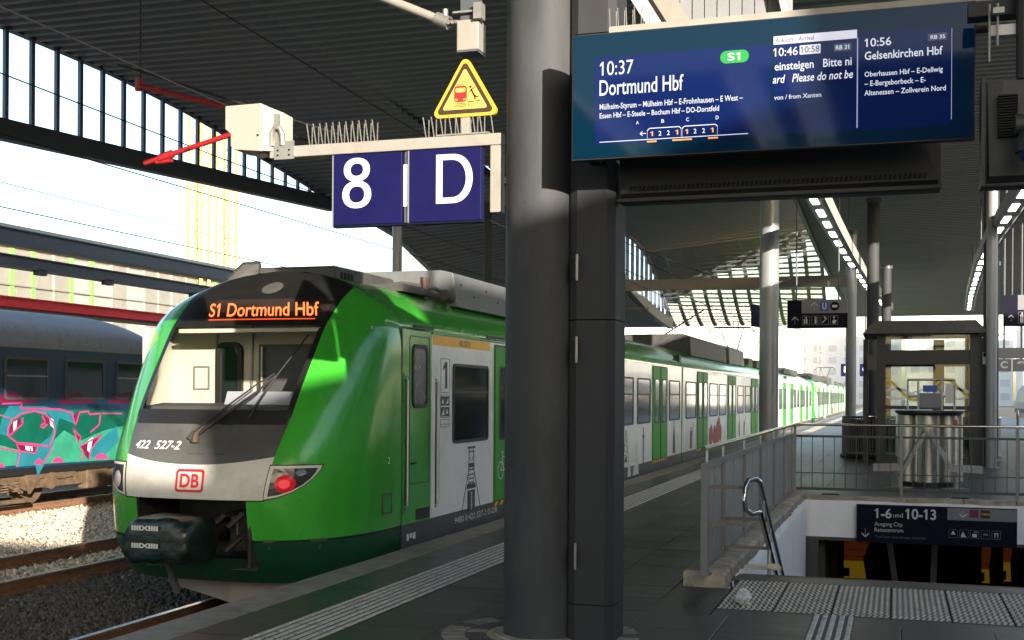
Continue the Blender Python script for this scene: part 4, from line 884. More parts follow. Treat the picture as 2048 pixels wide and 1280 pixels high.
def front_patch(z0, z1, x0f, x1f, nz, nx, d=0., zfn=None):
    rows = []
    for i in range(nz+1):
        u = i/nz; row = []
        for k in range(nx+1):
            v = k/nx; z = (zfn(u, v) if zfn else z0+(z1-z0)*u); a, b = x0f(z), x1f(z); x = a+(b-a)*v
            row.append(npt(x, z, d))
        rows.append(row)
    return M().grid(rows)
def side_patch(z0, z1, sgn, nz, nphi, xin=None, d=0.):
    rows = []
    for i in range(nz+1):
        z = z0+(z1-z0)*i/nz; w_ = nw(z); L = NY-nyf(z); x0 = (xin or mk)(z); a0 = math.asin(min(1, (x0/w_)**(NE/2))); row = []
        for k in range(nphi+1):
            a = a0+(PI/2-a0)*k/nphi; row.append((TX+sgn*w_*math.sin(a)**(2/NE), NY-L*max(0, math.cos(a))**(2/NE)-d, z))
        rows.append(row if sgn > 0 else row[::-1])
    return M().grid(rows)
train = thing('commuter_train', (TX, 10, ZR), 'green and white commuter train standing at the platform, its cab toward the viewer', 'train', 'coupled green commuter trains')
def tp(m, name, ma, par=None, smooth=False, label=None, bevel=0): return out(m, name, ma, par or train, label, smooth=smooth, bevel=bevel)
# nose shells
GZ = lambda z: .6 if z > 0 else .6
for sgn in (-1, 1):
    n_ = tp(side_patch(.205, 2.3, sgn, 26, 22), 'nose_side', 'green', smooth=True)
    tp(side_patch(2.3, 2.945, sgn, 14, 16), 'nose_shoulder', 'green', smooth=True)
    xin = (lambda z: .60 if sgn > 0 else .60)
    tp(side_patch(.205, .60, sgn, 5, 6, xin=lambda z: .60) if False else front_patch(.205, .58, (lambda z: .60) if sgn > 0 else (lambda z: -mk(z)), (lambda z: mk(z)) if sgn > 0 else (lambda z: -.60), 5, 4), 'lower_nose', 'green', smooth=True)
    tp(side_patch(-.24, .185, sgn, 8, 22, xin=lambda z: .60), 'nose_skirt', 'dgreen', smooth=True)
    tp(side_patch(.18, .21, sgn, 1, 22, xin=lambda z: .60, d=-.02), 'skirt_joint', 'black')
tp(front_patch(-.24, .02, lambda z: -.60, lambda z: .60, 2, 8), 'skirt_sill', 'dgreen', smooth=True)
# white lower mask with curved top, grey mask, black mask, windscreen
def zc(v): return 1.0-.085*(1-(2*v-1)**2)+(.0)
tp(front_patch(0, 0, lambda z: -mk(z), lambda z: mk(z), 8, 28, zfn=lambda u, v: .59+(zc(v)-.59)*u), 'white_mask', 'nosewhite', smooth=True)
tp(front_patch(0, 0, lambda z: -mk(z), lambda z: mk(z), 8, 28, zfn=lambda u, v: zc(v)+(1.37-zc(v))*u), 'grey_mask', 'nosegrey', smooth=True)
tp(front_patch(1.37, 1.44, lambda z: -mk(z), lambda z: mk(z), 2, 24), 'black_sill', 'black', smooth=True)
tp(front_patch(2.30, 2.945, lambda z: -mk(z), lambda z: mk(z), 14, 28), 'black_mask', 'noseblack', smooth=True)
for sgn in (-1, 1):
    tp(front_patch(1.44, 2.30, (lambda z: mk(z)-.055) if sgn > 0 else (lambda z: -mk(z)), (lambda z: mk(z)) if sgn > 0 else (lambda z: -mk(z)+.055), 10, 2), 'windscreen_pillar', 'noseblack', smooth=True)
tp(front_patch(1.44, 2.30, lambda z: -mk(z)+.055, lambda z: mk(z)-.055, 12, 20), 'windscreen', 'wsglass', smooth=True)
tp(front_patch(1.30, 1.372, lambda z: -mk(z)+.03, lambda z: mk(z)-.02, 2, 20, d=.004), 'windscreen_lower_band', 'black', smooth=True)
ms = []
# cab interior
m = M().box(TX-1.27, TX+1.27, 11.6, 11.65, .9, 2.42); cab = tp(m, 'cab_rear_wall', 'cream')
tp(M().box(TX-1.30, TX-1.25, 11.1, 11.6, .9, 2.3), 'cab_side_wall', 'cream'); tp(M().box(TX+1.25, TX+1.30, 11.3, 11.6, .9, 2.3), 'cab_side_wall', 'cream')
tp(M().box(TX-1.1, TX+1.1, 11.3, 11.6, 2.36, 2.39), 'cab_ceiling', 'cream'); tp(M().box(TX-1.28, TX+1.28, 10.9, 12.25, .86, .9), 'cab_floor', 'cabgrey')
tp(M().box(TX-.8, TX+.86, 11.02, 11.10, 2.235, 2.275), 'sun_blind', 'cream')
tp(M().prism([(10.42, 1.30), (10.45, 1.47), (10.75, 1.50), (11.1, 1.40), (11.1, .9), (10.5, .9)], TX-.8, TX+.8, 'x'), 'driver_console', 'cabgrey')
tp(M().prism([(10.62, 1.44), (10.70, 1.62), (10.95, 1.60), (11.0, 1.4)], TX-.02, TX+.80, 'x'), 'instrument_hood', 'cabconsole')
tp(M().box(TX-.70, TX-.68, 11.58, 11.598, .95, 2.3), 'cab_door_gap', 'galv'); m = M(); ringm(m, rrect(TX-.68, TX-.36, 1.38, 2.16, .10), rrect(TX-.63, TX-.41, 1.43, 2.11, .07), 11.55, 11.598, 'y'); tp(m, 'cab_door_window_frame', 'black'); tp(M().prism(rrect(TX-.63, TX-.41, 1.43, 2.11, .07), 11.57, 11.59, 'y'), 'cab_door_window', 'pane')
tp(M().box(TX-.12, TX+1.22, 11.50, 11.54, .95, 2.13), 'dark_partition', 'cabgrey'); tp(M().tube([(TX-.06, 11.46, 1.2), (TX-.06, 11.46, 2.1)], .015, 8), 'grab_rail', 'galv')
m = M(); ringm(m, rrect(TX-.98, TX-.78, 1.64, 1.90, .005), rrect(TX-.965, TX-.795, 1.655, 1.885, .003), 11.58, 11.598, 'y'); tp(m, 'notice_frame', 'galv')
# seat
tp(M().box(TX-.26, TX-.24, 11.57, 11.598, 1.2, 2.36), 'wall_joint', 'galv'); tp(M().prism(rrect(TX-.1, TX+.28, 1.05, 1.62, .1), 11.2, 11.3, 'y'), 'driver_seat', 'cabgrey')
# destination display
tp(front_patch(2.36, 2.60, lambda z: -.52, lambda z: .84, 3, 16, d=.004), 'destination_panel', 'ledbg', smooth=True)
v, f = text_mesh('S1 Dortmund Hbf', .004); a = np.array(v); m = M()
xa, xb = a[:, 0].min(), a[:, 0].max(); za, zb = a[:, 1].min(), a[:, 1].max()
m.add([npt(-.53+(p[0]-xa)/(xb-xa)*1.27-.6*((p[1]-za)/(zb-za)-.5)*.155, 2.405+(p[1]-za)/(zb-za)*.155, .009) for p in v], f); tp(m, 'lettering', 'led', label='orange lit text S1 Dortmund Hbf')
tp(front_patch(2.365, 2.375, lambda z: -.46, lambda z: .76, 1, 16, d=.008), 'led_line', emis('led_line', (1, .08, .01), .6))
m = M()   # round headlamp on the forehead
ring = [(.12*math.cos(2*PI*k/24), .07*math.sin(2*PI*k/24)) for k in range(24)]
m.add([npt(.05, 2.735, .006)]+[npt(.05+p[0]*1., 2.735+p[1], .008) for p in ring], [(0, 1+(k+1) % 24, 1+k)[::-1] for k in range(24)]); tp(m, 'forehead_lamp', 'nosegrey')
m = M(); m.grid([[npt(.05+p[0]*s_, 2.735+p[1]*s_, .012) for p in ring] for s_ in (1.0, 1.18)], close=True); tp(m, 'forehead_lamp_rim', 'black')
# DB logo and number
def on_nose(d): return lambda u, v_: npt(u, v_, d)
o_ = rrect(-.135, .175, .655, .875, .035); i_ = rrect(-.11, .15, .68, .85, .018)
m = M(); n_ = len(o_); m.add([npt(p[0], p[1], .006) for p in o_]+[npt(p[0], p[1], .006) for p in i_], [(k, (k+1) % n_, n_+(k+1) % n_, n_+k) for k in range(n_)]); lg = tp(m, 'logo_frame', 'red')
m = M().add([npt(p[0], p[1], .004) for p in o_], [tuple(range(n_))]); tp(m, 'logo_field', 'nosewhite')
text('DB', (-.085, .125, .70, .83), on_nose(.0075), 'lettering', 'red', train, bold=.03)
text('422  527-2', (-.72, -.16, 1.055, 1.135), on_nose(.006), 'lettering', 'txtw', train, bold=.01, shear=.2)
m = M(); pp = [(-.05, 1.02), (.33, 1.02), (.33, 1.30), (-.05, 1.30)]
for a, b in zip(pp, pp[1:]+pp[:1]): m.add([npt(a[0], a[1], .003), npt(b[0], b[1], .003), npt(b[0]*.985, b[1]*.995, .003), npt(a[0]*.985, a[1]*.995, .003)], [(0, 1, 2, 3)])
tp(m, 'access_hatch_seam', 'black')
# wiper
wp = tp(M().tube([npt(.02, 1.20, .05), npt(.10, 1.27, .07), npt(.50, 1.62, .055), npt(.62, 1.78, .05)], [.02, .02, .012, .010], 8), 'wiper_arm', 'wiper')
tp(M().tube([npt(-.03, 1.22, .05), npt(.05, 1.30, .07), npt(.45, 1.68, .05), npt(.60, 1.80, .05)], .009, 6), 'wiper_link', 'wiper')
tp(M().tube([npt(.48, 1.36, .02), npt(.62, 1.78, .03), npt(.78, 2.2, .025)], .009, 6), 'wiper_blade', 'black')
tp(M().tube([npt(.0, 1.12, .02), npt(.0, 1.20, .05), npt(.06, 1.27, .06)], [.045, .035, .022], 10), 'wiper_motor', 'wrust', smooth='a'); tp(M().tube([npt(-.07, 1.16, .03), npt(-.02, 1.22, .05)], .03, 8), 'wiper_hub', 'machine')
# tail lamps
def lamp(sgn, lit):
    # outline in (x,z): straight top, curved outer edge down to the inner bottom
    P = [(.80, .915), (1.16, .915)]+[(.76+.41*math.cos(a)**.8, .60+.30*(1-math.sin(a)**1.5) if False else .60+.315*math.cos(a)) for a in np.linspace(.12, PI/2*.98, 10)]+[(.755, .60)]
    P = [(.80, .915), (1.175, .915), (1.165, .87), (1.13, .80), (1.07, .73), (.98, .665), (.87, .62), (.76, .60)]
    c = (sum(p[0] for p in P)/len(P), sum(p[1] for p in P)/len(P))
    I = [(c[0]+(p[0]-c[0])*.86, c[1]+(p[1]-c[1])*.84) for p in P]
    O = [(c[0]+(p[0]-c[0])*1.05, c[1]+(p[1]-c[1])*1.08) for p in P]; n_ = len(P)
    def ord_(fs): return fs if sgn > 0 else [f_[::-1] for f_ in fs]
    def dens(Q): 
        r_ = []
        for a, b in zip(Q, Q[1:]+Q[:1]):
            for k in range(4): r_.append((a[0]+(b[0]-a[0])*k/4, a[1]+(b[1]-a[1])*k/4))
        return r_
    P, I, O = dens(P), dens(I), dens(O); n_ = len(P)
    def loft(A, B, da, db): return M().add([npt(sgn*p[0], p[1], da) for p in A]+[npt(sgn*p[0], p[1], db) for p in B], ord_([(k, n_+k, n_+(k+1) % n_, (k+1) % n_) for k in range(n_)]))
    h = tp(loft(O, P, .004, .006), 'lamp_gasket', 'black')
    hd = tp(loft(P, I, .012, .012), 'tail_lamp', 'lamprim')
    rings = [I]+[[(c[0]+(p[0]-c[0])*s_, c[1]+(p[1]-c[1])*s_) for p in I] for s_ in (.7, .4, .1)]
    m = M()
    for A, B in zip(rings, rings[1:]): q = loft(A, B, .008, .008); m.add(q.v, q.f)
    out(m, 'lamp_interior', 'lamphouse', hd)
    cx_, cz_ = .93, .745
    cc = [(cx_+.085*math.cos(t_)*.95, cz_+.085*math.sin(t_)) for t_ in np.linspace(0, 2*PI, n_, endpoint=False)]; cc2 = [(cx_+(p[0]-cx_)*.5, cz_+(p[1]-cz_)*.5) for p in cc]; cc3 = [(cx_, cz_)]*n_
    m = M()
    for A, B, d1, d2 in ((cc, cc2, .010, .022), (cc2, cc3, .022, .026)):
        q = M().add([npt(sgn*p[0], p[1], d1) for p in A]+[npt(sgn*p[0], p[1], d2) for p in B], ord_([(k, n_+k, n_+(k+1) % n_, (k+1) % n_) for k in range(n_)])); m.add(q.v, q.f)
    out(m, 'lamp_bulb', 'lampdim' if lit else 'lampoff', hd, smooth=True)
    if lit:
        cc = [(cx_+.045*math.cos(t_), cz_+.045*math.sin(t_)) for t_ in np.linspace(0, 2*PI, 20, endpoint=False)]; out(M().add([npt(p[0], p[1], .028) for p in cc], [tuple(range(20))]), 'lamp_glow', 'lampred', hd)
    cc = [(1.04+.04*math.cos(t_), .85+.03*math.sin(t_)) for t_ in np.linspace(0, 2*PI, n_, endpoint=False)]
    m = M().add([npt(sgn*p[0], p[1], .011) for p in cc], ord_([tuple(range(n_))])); out(m, 'lamp_reflector', 'chrome', hd)
lamp(1, True); lamp(-1, False)
# coupler bay
tp(M().box(TX-.62, TX+.62, 10.75, 10.8, -.05, .60), 'bay_back', 'machine'); tp(M().box(TX-.63, TX-.60, 10.05, 10.8, -.05, .60), 'bay_side', 'machine'); tp(M().box(TX+.60, TX+.63, 10.05, 10.8, -.05, .60), 'bay_side', 'machine')
tp(M().box(TX-.62, TX+.62, 10.05, 10.8, .585, .61), 'bay_top', 'machine'); tp(M().box(TX-.62, TX+.62, 10.2, 10.8, -.1, -.05), 'bay_floor', 'machine')
tp(M().tube([(TX, 10.8, .25), (TX, 9.8, .27)], .14, 12), 'coupler_shaft', 'machine', smooth='a')
for (a, b, c) in ((.18, 10.4, .42), (.33, 10.45, .2), (.42, 10.35, .45)): tp(M().tube([(TX+a, 10.75, c), (TX+a, b-.1, c-.02), (TX+a-.1, b-.2, c-.14)], .03, 8), 'hose', 'machine', smooth='a')
tp(M().box(TX+.22, TX+.5, 10.35, 10.6, .05, .40), 'gear_box', 'machine', bevel=.02); tp(M().box(TX+.31, TX+.33, 10.33, 10.35, .22, .38), 'label_plate', 'galv')
from mathutils import noise as mnoise
rows = []   # tarpaulin bag over the coupler
prof = [(10.05, .27, .15), (9.97, .305, .175), (9.85, .325, .19), (9.7, .33, .197), (9.58, .33, .197), (9.48, .325, .192), (9.44, .31, .18), (9.42, .27, .15), (9.412, .2, .11), (9.41, .1, .05)]
for i, (y_, sx_, sz_) in enumerate(prof):
    row = []
    for k in range(56):
        a = 2*PI*k/56; c, s_ = math.cos(a), math.sin(a); q = 4.
        rx = abs(c)**(2/q)*(1 if c > 0 else -1); rz = abs(s_)**(2/q)*(1 if s_ > 0 else -1); low = max(0, -s_)
        P_ = Vector((TX+rx*sx_*(1+.10*low), y_, .26+rz*sz_-.05*low*abs(math.sin(a*2.5+.6))))
        d = mnoise.noise(P_*9)*.035+abs(mnoise.noise(P_*17))*.02
        if i > 6: d *= .25
        row.append((P_.x+rx*d*(1 if i < 7 else 0), P_.y-(d*.6 if i > 5 else 0), P_.z+rz*d))
    rows.append(row)
m = M().grid(rows, close=True); m.f.append(tuple((len(prof)-1)*56+k for k in range(56))); bagp = tp(m, 'coupler_cover', 'bag', smooth=True)
for z_ in (.345, .185): text('IIIIXIIII', (TX-.22, TX+.06, z_, z_+.045), flat(9.392), 'printed_strip', 'bagw', train, bold=.05)
tp(M().tube([(TX-.12, 9.8, .05), (TX-.10, 9.95, -.3)], .035, 8), 'hanging_strap', 'tgrey')
# grey guard below skirt
tp(M().add([(-7.15, 10.75, -.36), (-6.3, 10.5, -.47), (-5.55, 10.55, -.48), (-5.2, 10.9, -.44), (-5.2, 12.2, -.44), (-7.15, 12.2, -.44), (-7.2, 10.75, -.10), (-6.3, 10.6, -.1), (-5.55, 10.7, -.1), (-5.15, 11, -.1), (-5.15, 12.2, -.1), (-7.2, 12.2, -.1)],
   [(0, 1, 2, 3, 4, 5)[::-1], (0, 1, 7, 6), (1, 2, 8, 7), (2, 3, 9, 8), (3, 4, 10, 9), (5, 0, 6, 11)]), 'rail_guard', 'guard')
for x_ in (.78, 1.15):
    tp(M().tube([npt(x_, .13, .002), npt(x_, .13, .012)], .018, 8), 'skirt_bolt', 'machine'); tp(M().add([npt(x_-.05, .185, .01), npt(x_+.05, .185, .01), npt(x_+.05, .21, .01), npt(x_-.05, .21, .01)], [(0, 1, 2, 3)]), 'skirt_hinge', 'nosegrey')
m = M().tube([npt(x_, z_, -.002) for x_, z_ in ((1.02, .22), (1.03, .6))], .004, 4); tp(m, 'bumper_seam', 'dgreen')
# bodies
SEC = [(HW-.02, -.08), (HW-.02, 2.25), (1.37, 2.4), (1.26, 2.55), (1.03, 2.70), (.68, 2.85), (.28, 2.93)]
def section(dx=0): return [(TX+a+dx, z) for a, z in SEC]+[(TX-a-dx, z) for a, z in SEC[::-1]]
def body(y0, y1):
    s_ = section(); m = M(); n_ = len(s_)
    rows = [[(p[0], y_, p[1]) for p in s_] for y_ in (y0, y1)]; m.grid(rows[::-1]); m.f.append(tuple(range(n_-1, -1, -1)))
    if y0 > 12: m.f.append(tuple(n_+i for i in range(n_)))
    b = tp(m, 'car_body', 'green', smooth='a'); return b
def slab(y0, y1, z0, z1, d0, d1, ma, name, par=None, both=False):
    m = M().box(TX+HW-.02+d0, TX+HW-.02+d1, y0, y1, z0, z1)
    if both: m.box(TX-HW+.02-d1, TX-HW+.02-d0, y0, y1, z0, z1)
    return tp(m, name, ma, par)
FX = TX+HW   # outer face
def window(y0, y1, z0, z1, divider=True, fr=.035, rr=.07):
    m = M(); o1 = rrect(y0, y1, z0, z1, rr); i1 = rrect(y0+fr, y1-fr, z0+fr, z1-fr, rr*.6); ringm(m, o1, i1, FX+.001, FX+.016, 'x'); w_ = tp(m, 'window', 'black')
    out(M().prism(i1, FX-.004, FX+.006, 'x'), 'pane', 'pane', w_)
    if divider: out(M().box(FX+.006, FX+.014, y0+fr, y1-fr, z0+(z1-z0)*.63, z0+(z1-z0)*.66), 'transom', 'black', w_)
    return w_
def door(y0, y1, led=False):
    g = .012; mid = (y0+y1)/2
    for a, b in ((y0, mid-g/2), (mid+g/2, y1)):
        d = tp(M().box(FX+.002, FX+.022, a, b, .215, 2.235), 'door_leaf', 'doorgreen')
        wa, wb = a+(b-a)*.2, b-(b-a)*.2; o1 = rrect(wa, wb, 1.0, 1.98, .06); i1 = rrect(wa+.025, wb-.025, 1.025, 1.955, .045); m = M(); ringm(m, o1, i1, FX+.022, FX+.030, 'x'); out(m, 'door_window', 'black', d); out(M().prism(i1, FX+.02, FX+.025, 'x'), 'pane', 'pane', d)
    tp(M().box(FX+.001, FX+.004, y0-.02, y1+.02, .2, 2.26), 'door_surround', 'black'); tp(M().box(FX+.02, FX+.032, mid-.014, mid+.014, .22, 2.23), 'door_seal', 'black')
    # hazard striped threshold
    n_ = 7
    for k in range(n_): a = y0+(y1-y0)*k/n_; tp(M().add([(FX+.004, a, .14), (FX+.004, a+(y1-y0)/n_*.5, .14), (FX+.004, a+(y1-y0)/n_*.85, .195), (FX+.004, a+(y1-y0)/n_*.35, .195)], [(0, 1, 2, 3)]), 'threshold_stripe', 'yellow')
def car(y0, y1, wins, doors, white0=None):
    body(y0, y1); w0 = white0 if white0 else y0+.06
    tp(M().box(FX-.025, FX, w0, y1-.06, .2, 2.28), 'side_panel', 'white'); tp(M().box(TX-HW, TX-HW+.025, w0, y1-.06, .2, 2.28), 'side_panel', 'white')
    tp(M().box(FX-.03, FX-.006, y0+.03, y1-.03, -.06, .197), 'side_skirt', 'tgrey'); tp(M().box(TX-HW+.006, TX-HW+.03, y0+.03, y1-.03, -.06, .197), 'side_skirt', 'tgrey')
    tp(M().box(TX-1.2, TX+1.2, y0+.3, y1-.3, -.55, -.09), 'underframe', 'machine')
    for a, b in wins: window(a, b, 1.02, 1.97)
    for a, b in doors: door(a, b)
    tp(M().box(FX-.012, FX+.012, w0, y1-.1, 2.285, 2.31), 'rain_gutter', 'green')
car(NY, 29.42, [(13.34, 14.64), (17.1, 18.3), (18.8, 19.9), (22.38, 23.66), (24.05, 25.4), (27.69, 29.08)], [(14.9, 16.5), (20.2, 21.95), (25.66, 27.37)], white0=12.68)
car(29.56, 48.78, [(30, 31.6), (34.07, 35.62), (35.99, 37.5), (40.4, 41.96), (42.49, 44.06), (47.0, 48.3)], [(31.82, 33.6), (37.9, 39.86), (44.3, 46.6)])
car(48.92, 59.9, [(49.3, 50.6), (53.3, 54.8), (55.4, 56.9)], [(50.9, 52.8), (57.3, 59.1)])
car(60.04, 77.6, [(63.8, 65.2), (66, 67.4), (70.2, 71.6), (75.6, 77.2)], [(61.4, 63.2), (68, 69.8), (72.5, 74.5)])
for y_ in (29.49, 48.85, 59.97): tp(M().box(TX-1.36, TX+1.36, y_-.12, y_+.12, -.3, 2.6), 'gangway_bellows', 'black')
# rear nose (mirror of the front shell)
for sgn in (-1, 1):
    for z0_, z1_, ma in ((.2, 2.3, 'green'), (2.3, 2.945, 'green'), (-.16, .2, 'dgreen')):
        q = side_patch(z0_, z1_, sgn, 8, 10); q.v = [(p[0], 77.6+(NY-p[1]), p[2]) for p in q.v]; q.f = [f_[::-1] for f_ in q.f]; tp(q, 'rear_nose_side', ma, smooth=True)
q = front_patch(.55, 2.945, lambda z: -mk(z), lambda z: mk(z), 14, 10); q.v = [(p[0], 77.6+(NY-p[1]), p[2]) for p in q.v]; q.f = [f_[::-1] for f_ in q.f]; tp(q, 'rear_mask', 'noseblack', smooth=True)
# bogies
for yb in (13.6, 29.5, 48.85, 59.97, 75.5):
    b = tp(M().box(TX-1.1, TX+1.1, yb-1.3, yb+1.3, -.5, -.25), 'bogie', 'machine')
    for dy in (-.95, .95):
        for s_ in (-1, 1): out(M().tube([(TX+s_*.70, yb+dy, ZR+.43), (TX+s_*.83, yb+dy, ZR+.43)], .43, 24), 'wheel', 'rust', b, smooth='a')
# details of the first car: cab door, handrails, band, prints
FG = FX
tp(M().box(FG-.025, FG, NY+.03, 12.655, .2, 2.30), 'cab_side_panel', 'green')
tp(M().box(FG-.004, FG+.003, NY-.005, NY+.018, -.04, 2.32), 'body_seam', 'black')
m = M(); ringm(m, rrect(12.02, 12.60, .62, 2.24, .05), rrect(12.028, 12.592, .628, 2.232, .045), FG, FG+.004, 'x'); tp(m, 'cab_door_seam', 'black')
m = M(); ringm(m, rrect(12.09, 12.54, 1.45, 2.15, .09), rrect(12.135, 12.495, 1.495, 2.105, .06), FG, FG+.014, 'x'); cw = tp(m, 'cab_side_window', 'black'); out(M().prism(rrect(12.135, 12.495, 1.495, 2.105, .06), FG-.002, FG+.005, 'x'), 'pane', mat('cab_pane', (.10, .10, .105), .25, var=.1), cw)
for y_, z0_, z1_ in ((11.9, .38, 1.78), (12.79, .33, 1.76)):
    tp(M().box(FG, FG+.008, y_-.045, y_+.045, z0_-.05, z1_+.05), 'handrail_recess', 'green' if y_ < 12 else 'white'); tp(M().tube([(FG+.012, y_, z0_), (FG+.035, y_, z0_+.03), (FG+.035, y_, z1_-.03), (FG+.012, y_, z1_)], .014, 8), 'handrail', 'steel')
    tp(M().box(FG+.008, FG+.0095, y_-.02, y_+.02, z0_-.02, z1_+.02), 'handrail_shadow_gap', 'black')  # black strip put in as the shade behind the handrail
tp(M().box(FG, FG+.003, 12.70, 14.72, 2.165, 2.275), 'class_band', 'yellow')
fS = lambda d: (lambda u, v_: (FG+d, u, v_))
text('422 527-2', (13.55, 13.95, 2.185, 2.25), fS(.005), 'lettering', 'txtk', train, bold=.02)
tp(M().box(FG+.004, FG+.03, 12.1, 12.66, 2.33, 2.36), 'roof_grille', 'black'); tp(M().box(FG+.004, FG+.03, 14.55, 15.4, 2.33, 2.36), 'roof_grille', 'black')
for (a, b, s_, lo) in ((12.98, 13.16, '1', True),):
    m = M(); ringm(m, rrect(12.95, 13.24, 1.62, 2.02, .01), rrect(12.956, 13.234, 1.626, 2.014, .008), FG, FG+.003, 'x'); ringm(m, rrect(12.95, 13.24, 1.33, 1.60, .01), rrect(12.956, 13.234, 1.336, 1.594, .008), FG, FG+.003, 'x'); ringm(m, rrect(12.95, 13.24, 1.22, 1.315, .01), rrect(12.956, 13.234, 1.226, 1.309, .008), FG, FG+.003, 'x'); tp(m, 'notice_outline', 'txtk')
    text('1', (13.02, 13.16, 1.67, 1.98), fS(.004), 'lettering', 'txtk', train, bold=.01)
m = M(); 
for i in range(2):
    for j in range(2): m.prism(rrect(12.965+.137*i, 13.09+.137*i, 1.345+.125*j, 1.455+.125*j, .008), FG, FG+.0025, 'x')
tp(m, 'pictogram_tiles', 'txtk')
m = M(); m.prism([(12.98, 1.5), (13.03, 1.56), (13.05, 1.49)], FG+.0025, FG+.004, 'x'); m.prism([(13.12, 1.49), (13.2, 1.56), (13.2, 1.5)], FG+.0025, FG+.004, 'x'); m.prism([(12.98, 1.36), (13.06, 1.44), (13.07, 1.36)], FG+.0025, FG+.004, 'x'); m.prism([(13.12, 1.37), (13.16, 1.44), (13.2, 1.38)], FG+.0025, FG+.004, 'x'); tp(m, 'pictogram', 'txtw')
text('Bitte nicht anlehnen', (12.965, 13.22, 1.245, 1.27), fS(.003), 'lettering', 'txtk', train)
# winding tower print
m = M(); d = (FG, FG+.003); c = 14.02
def rod(a, b, w_): m.bar((FG+.0015, a[0], a[1]), (FG+.0015, b[0], b[1]), .003, w_)
m.box(*d, c-.13, c+.15, .935, .96); m.box(*d, c-.10, c+.12, .89, .905)
for s_ in (-1, 1): rod((c+s_*.07, .935), (c+s_*.10, .72), .012); rod((c+s_*.07, .72), (c+s_*.34, .17 if s_ < 0 else .20), .016); rod((c+s_*.10, .86), (c+s_*.02, .78), .008)
m.box(*d, c-.10, c+.11, .70, .755)
for q in (.66, .60, .55, .50): rod((c-.12, q), (c+.12, q+.03), .01); rod((c-.12, q+.03), (c+.12, q), .01)
m.prism([(c-.14, .50), (c+.15, .50), (c+.17, .44), (c-.17, .44)], d[0], d[1], 'x'); m.box(*d, c-.13, c-.03, .16, .42); m.box(*d, c+.03, c+.14, .17, .42); m.box(*d, c-.03, c+.03, .17, .42); tp(m, 'winding_tower_print', 'silhou')
m = M(); 
for q in range(9): m.box(FG+.003, FG+.0045, c-.015, c+.03, .18+.025*q, .195+.025*q)
tp(m, 'winding_tower_windows', 'txtw')
# bicycle on door leaf
m = M(); 
def ringc(y_, z_, r_, w_=.012):
    pts = [(y_+r_*math.cos(t_), z_+r_*math.sin(t_)) for t_ in np.linspace(0, 2*PI, 20, endpoint=False)]; pts2 = [(y_+(r_-w_)*math.cos(t_), z_+(r_-w_)*math.sin(t_)) for t_ in np.linspace(0, 2*PI, 20, endpoint=False)]; ringm(m, pts, pts2, FG+.0225, FG+.024, 'x')
ringc(15.12, .60, .12); ringc(15.45, .60, .12)
for a, b in (((15.12, .60), (15.20, .78)), ((15.20, .78), (15.38, .78)), ((15.38, .78), (15.27, .6)), ((15.27, .6), (15.18, .74)), ((15.12, .6), (15.27, .6)), ((15.38, .78), (15.45, .6)), ((15.20, .78), (15.19, .84)), ((15.15, .84), (15.24, .84)), ((15.38, .78), (15.37, .85))): m.bar((FG+.0235, *a), (FG+.0235, *b), .002, .012)
tp(m, 'bicycle_symbol', 'txtw')
text('9480 0 422 527-2 D-DB', (13.45, 15.05, .055, .13), fS(-.002), 'lettering', 'txtw', train, bold=.0)
m = M(); ringm(m, rrect(11.32, 11.56, .36, .58, .01), rrect(11.34, 11.54, .38, .56, .008), TX+1.405, TX+1.425, 'x'); tp(m, 'socket_frame', 'tgrey'); tp(M().box(TX+1.39, TX+1.412, 11.34, 11.54, .38, .56), 'socket_recess', 'black')
tp(M().box(FG-.003, FG+.006, 12.22, 12.60, .22, .34), 'step_recess', 'black'); text('2', (11.45, 11.50, .88, .95), lambda u, v_: (TX+1.424, u, v_), 'lettering', 'txtw', train)
for k in range(3): tp(M().box(FG-.006, FG-.003, 11.98+.09*k, 12.04+.09*k, .02+.02*(k % 2), .09), 'small_label', 'txtw')
tp(M().tube([(FG, 12.09, .85), (FG+.03, 12.09, .85), (FG+.03, 12.17, .86)], .01, 6), 'door_handle', 'black')
# prints further along
def skyline(y0, kind):
    m = M(); d0 = (FG, FG+.003)
    if kind == 0:
        for s_ in (-1, 1): m.bar((FG+.0015, y0+s_*.02, .92), (FG+.0015, y0+s_*.24, .30), .003, .02)
        for q in range(5): m.bar((FG+.0015, y0-.05-.03*q, .75-.1*q), (FG+.0015, y0+.05+.03*q, .68-.1*q), .003, .012)
        m.prism([(y0-.12, .3), (y0, .45), (y0+.12, .3)], d0[0], d0[1], 'x')
    elif kind == 1:
        m.prism([(y0-.02, .95), (y0+.02, .95), (y0+.05, .78), (y0+.05, .2), (y0-.05, .2), (y0-.05, .78)], d0[0], d0[1], 'x'); m.box(*d0, y0-.09, y0+.09, .72, .78); m.box(*d0, y0-.12, y0+.12, .17, .2)
    elif kind == 2:
        m.prism([(y0, 1.0), (y0+.05, .8), (y0+.13, .62), (y0+.15, .25), (y0-.15, .25), (y0-.13, .62), (y0-.05, .8)], d0[0], d0[1], 'x')
    else:
        m.box(*d0, y0-.2, y0+.1, .25, .7); m.bar((FG+.0015, y0+.1, .55), (FG+.0015, y0+.35, .9), .003, .04); m.box(*d0, y0-.1, y0, .7, .8)
    tp(m, 'landmark_print', 'silhou')
for y_, k in ((23.0, 0), (24.7, 1), (28.35, 2), (30.9, 3), (42.3, 3), (40.9, 2), (47.5, 2), (19.0, 1), (55.9, 0), (66.5, 2)): skyline(y_, k)
m = M(); rr = random.Random(3)
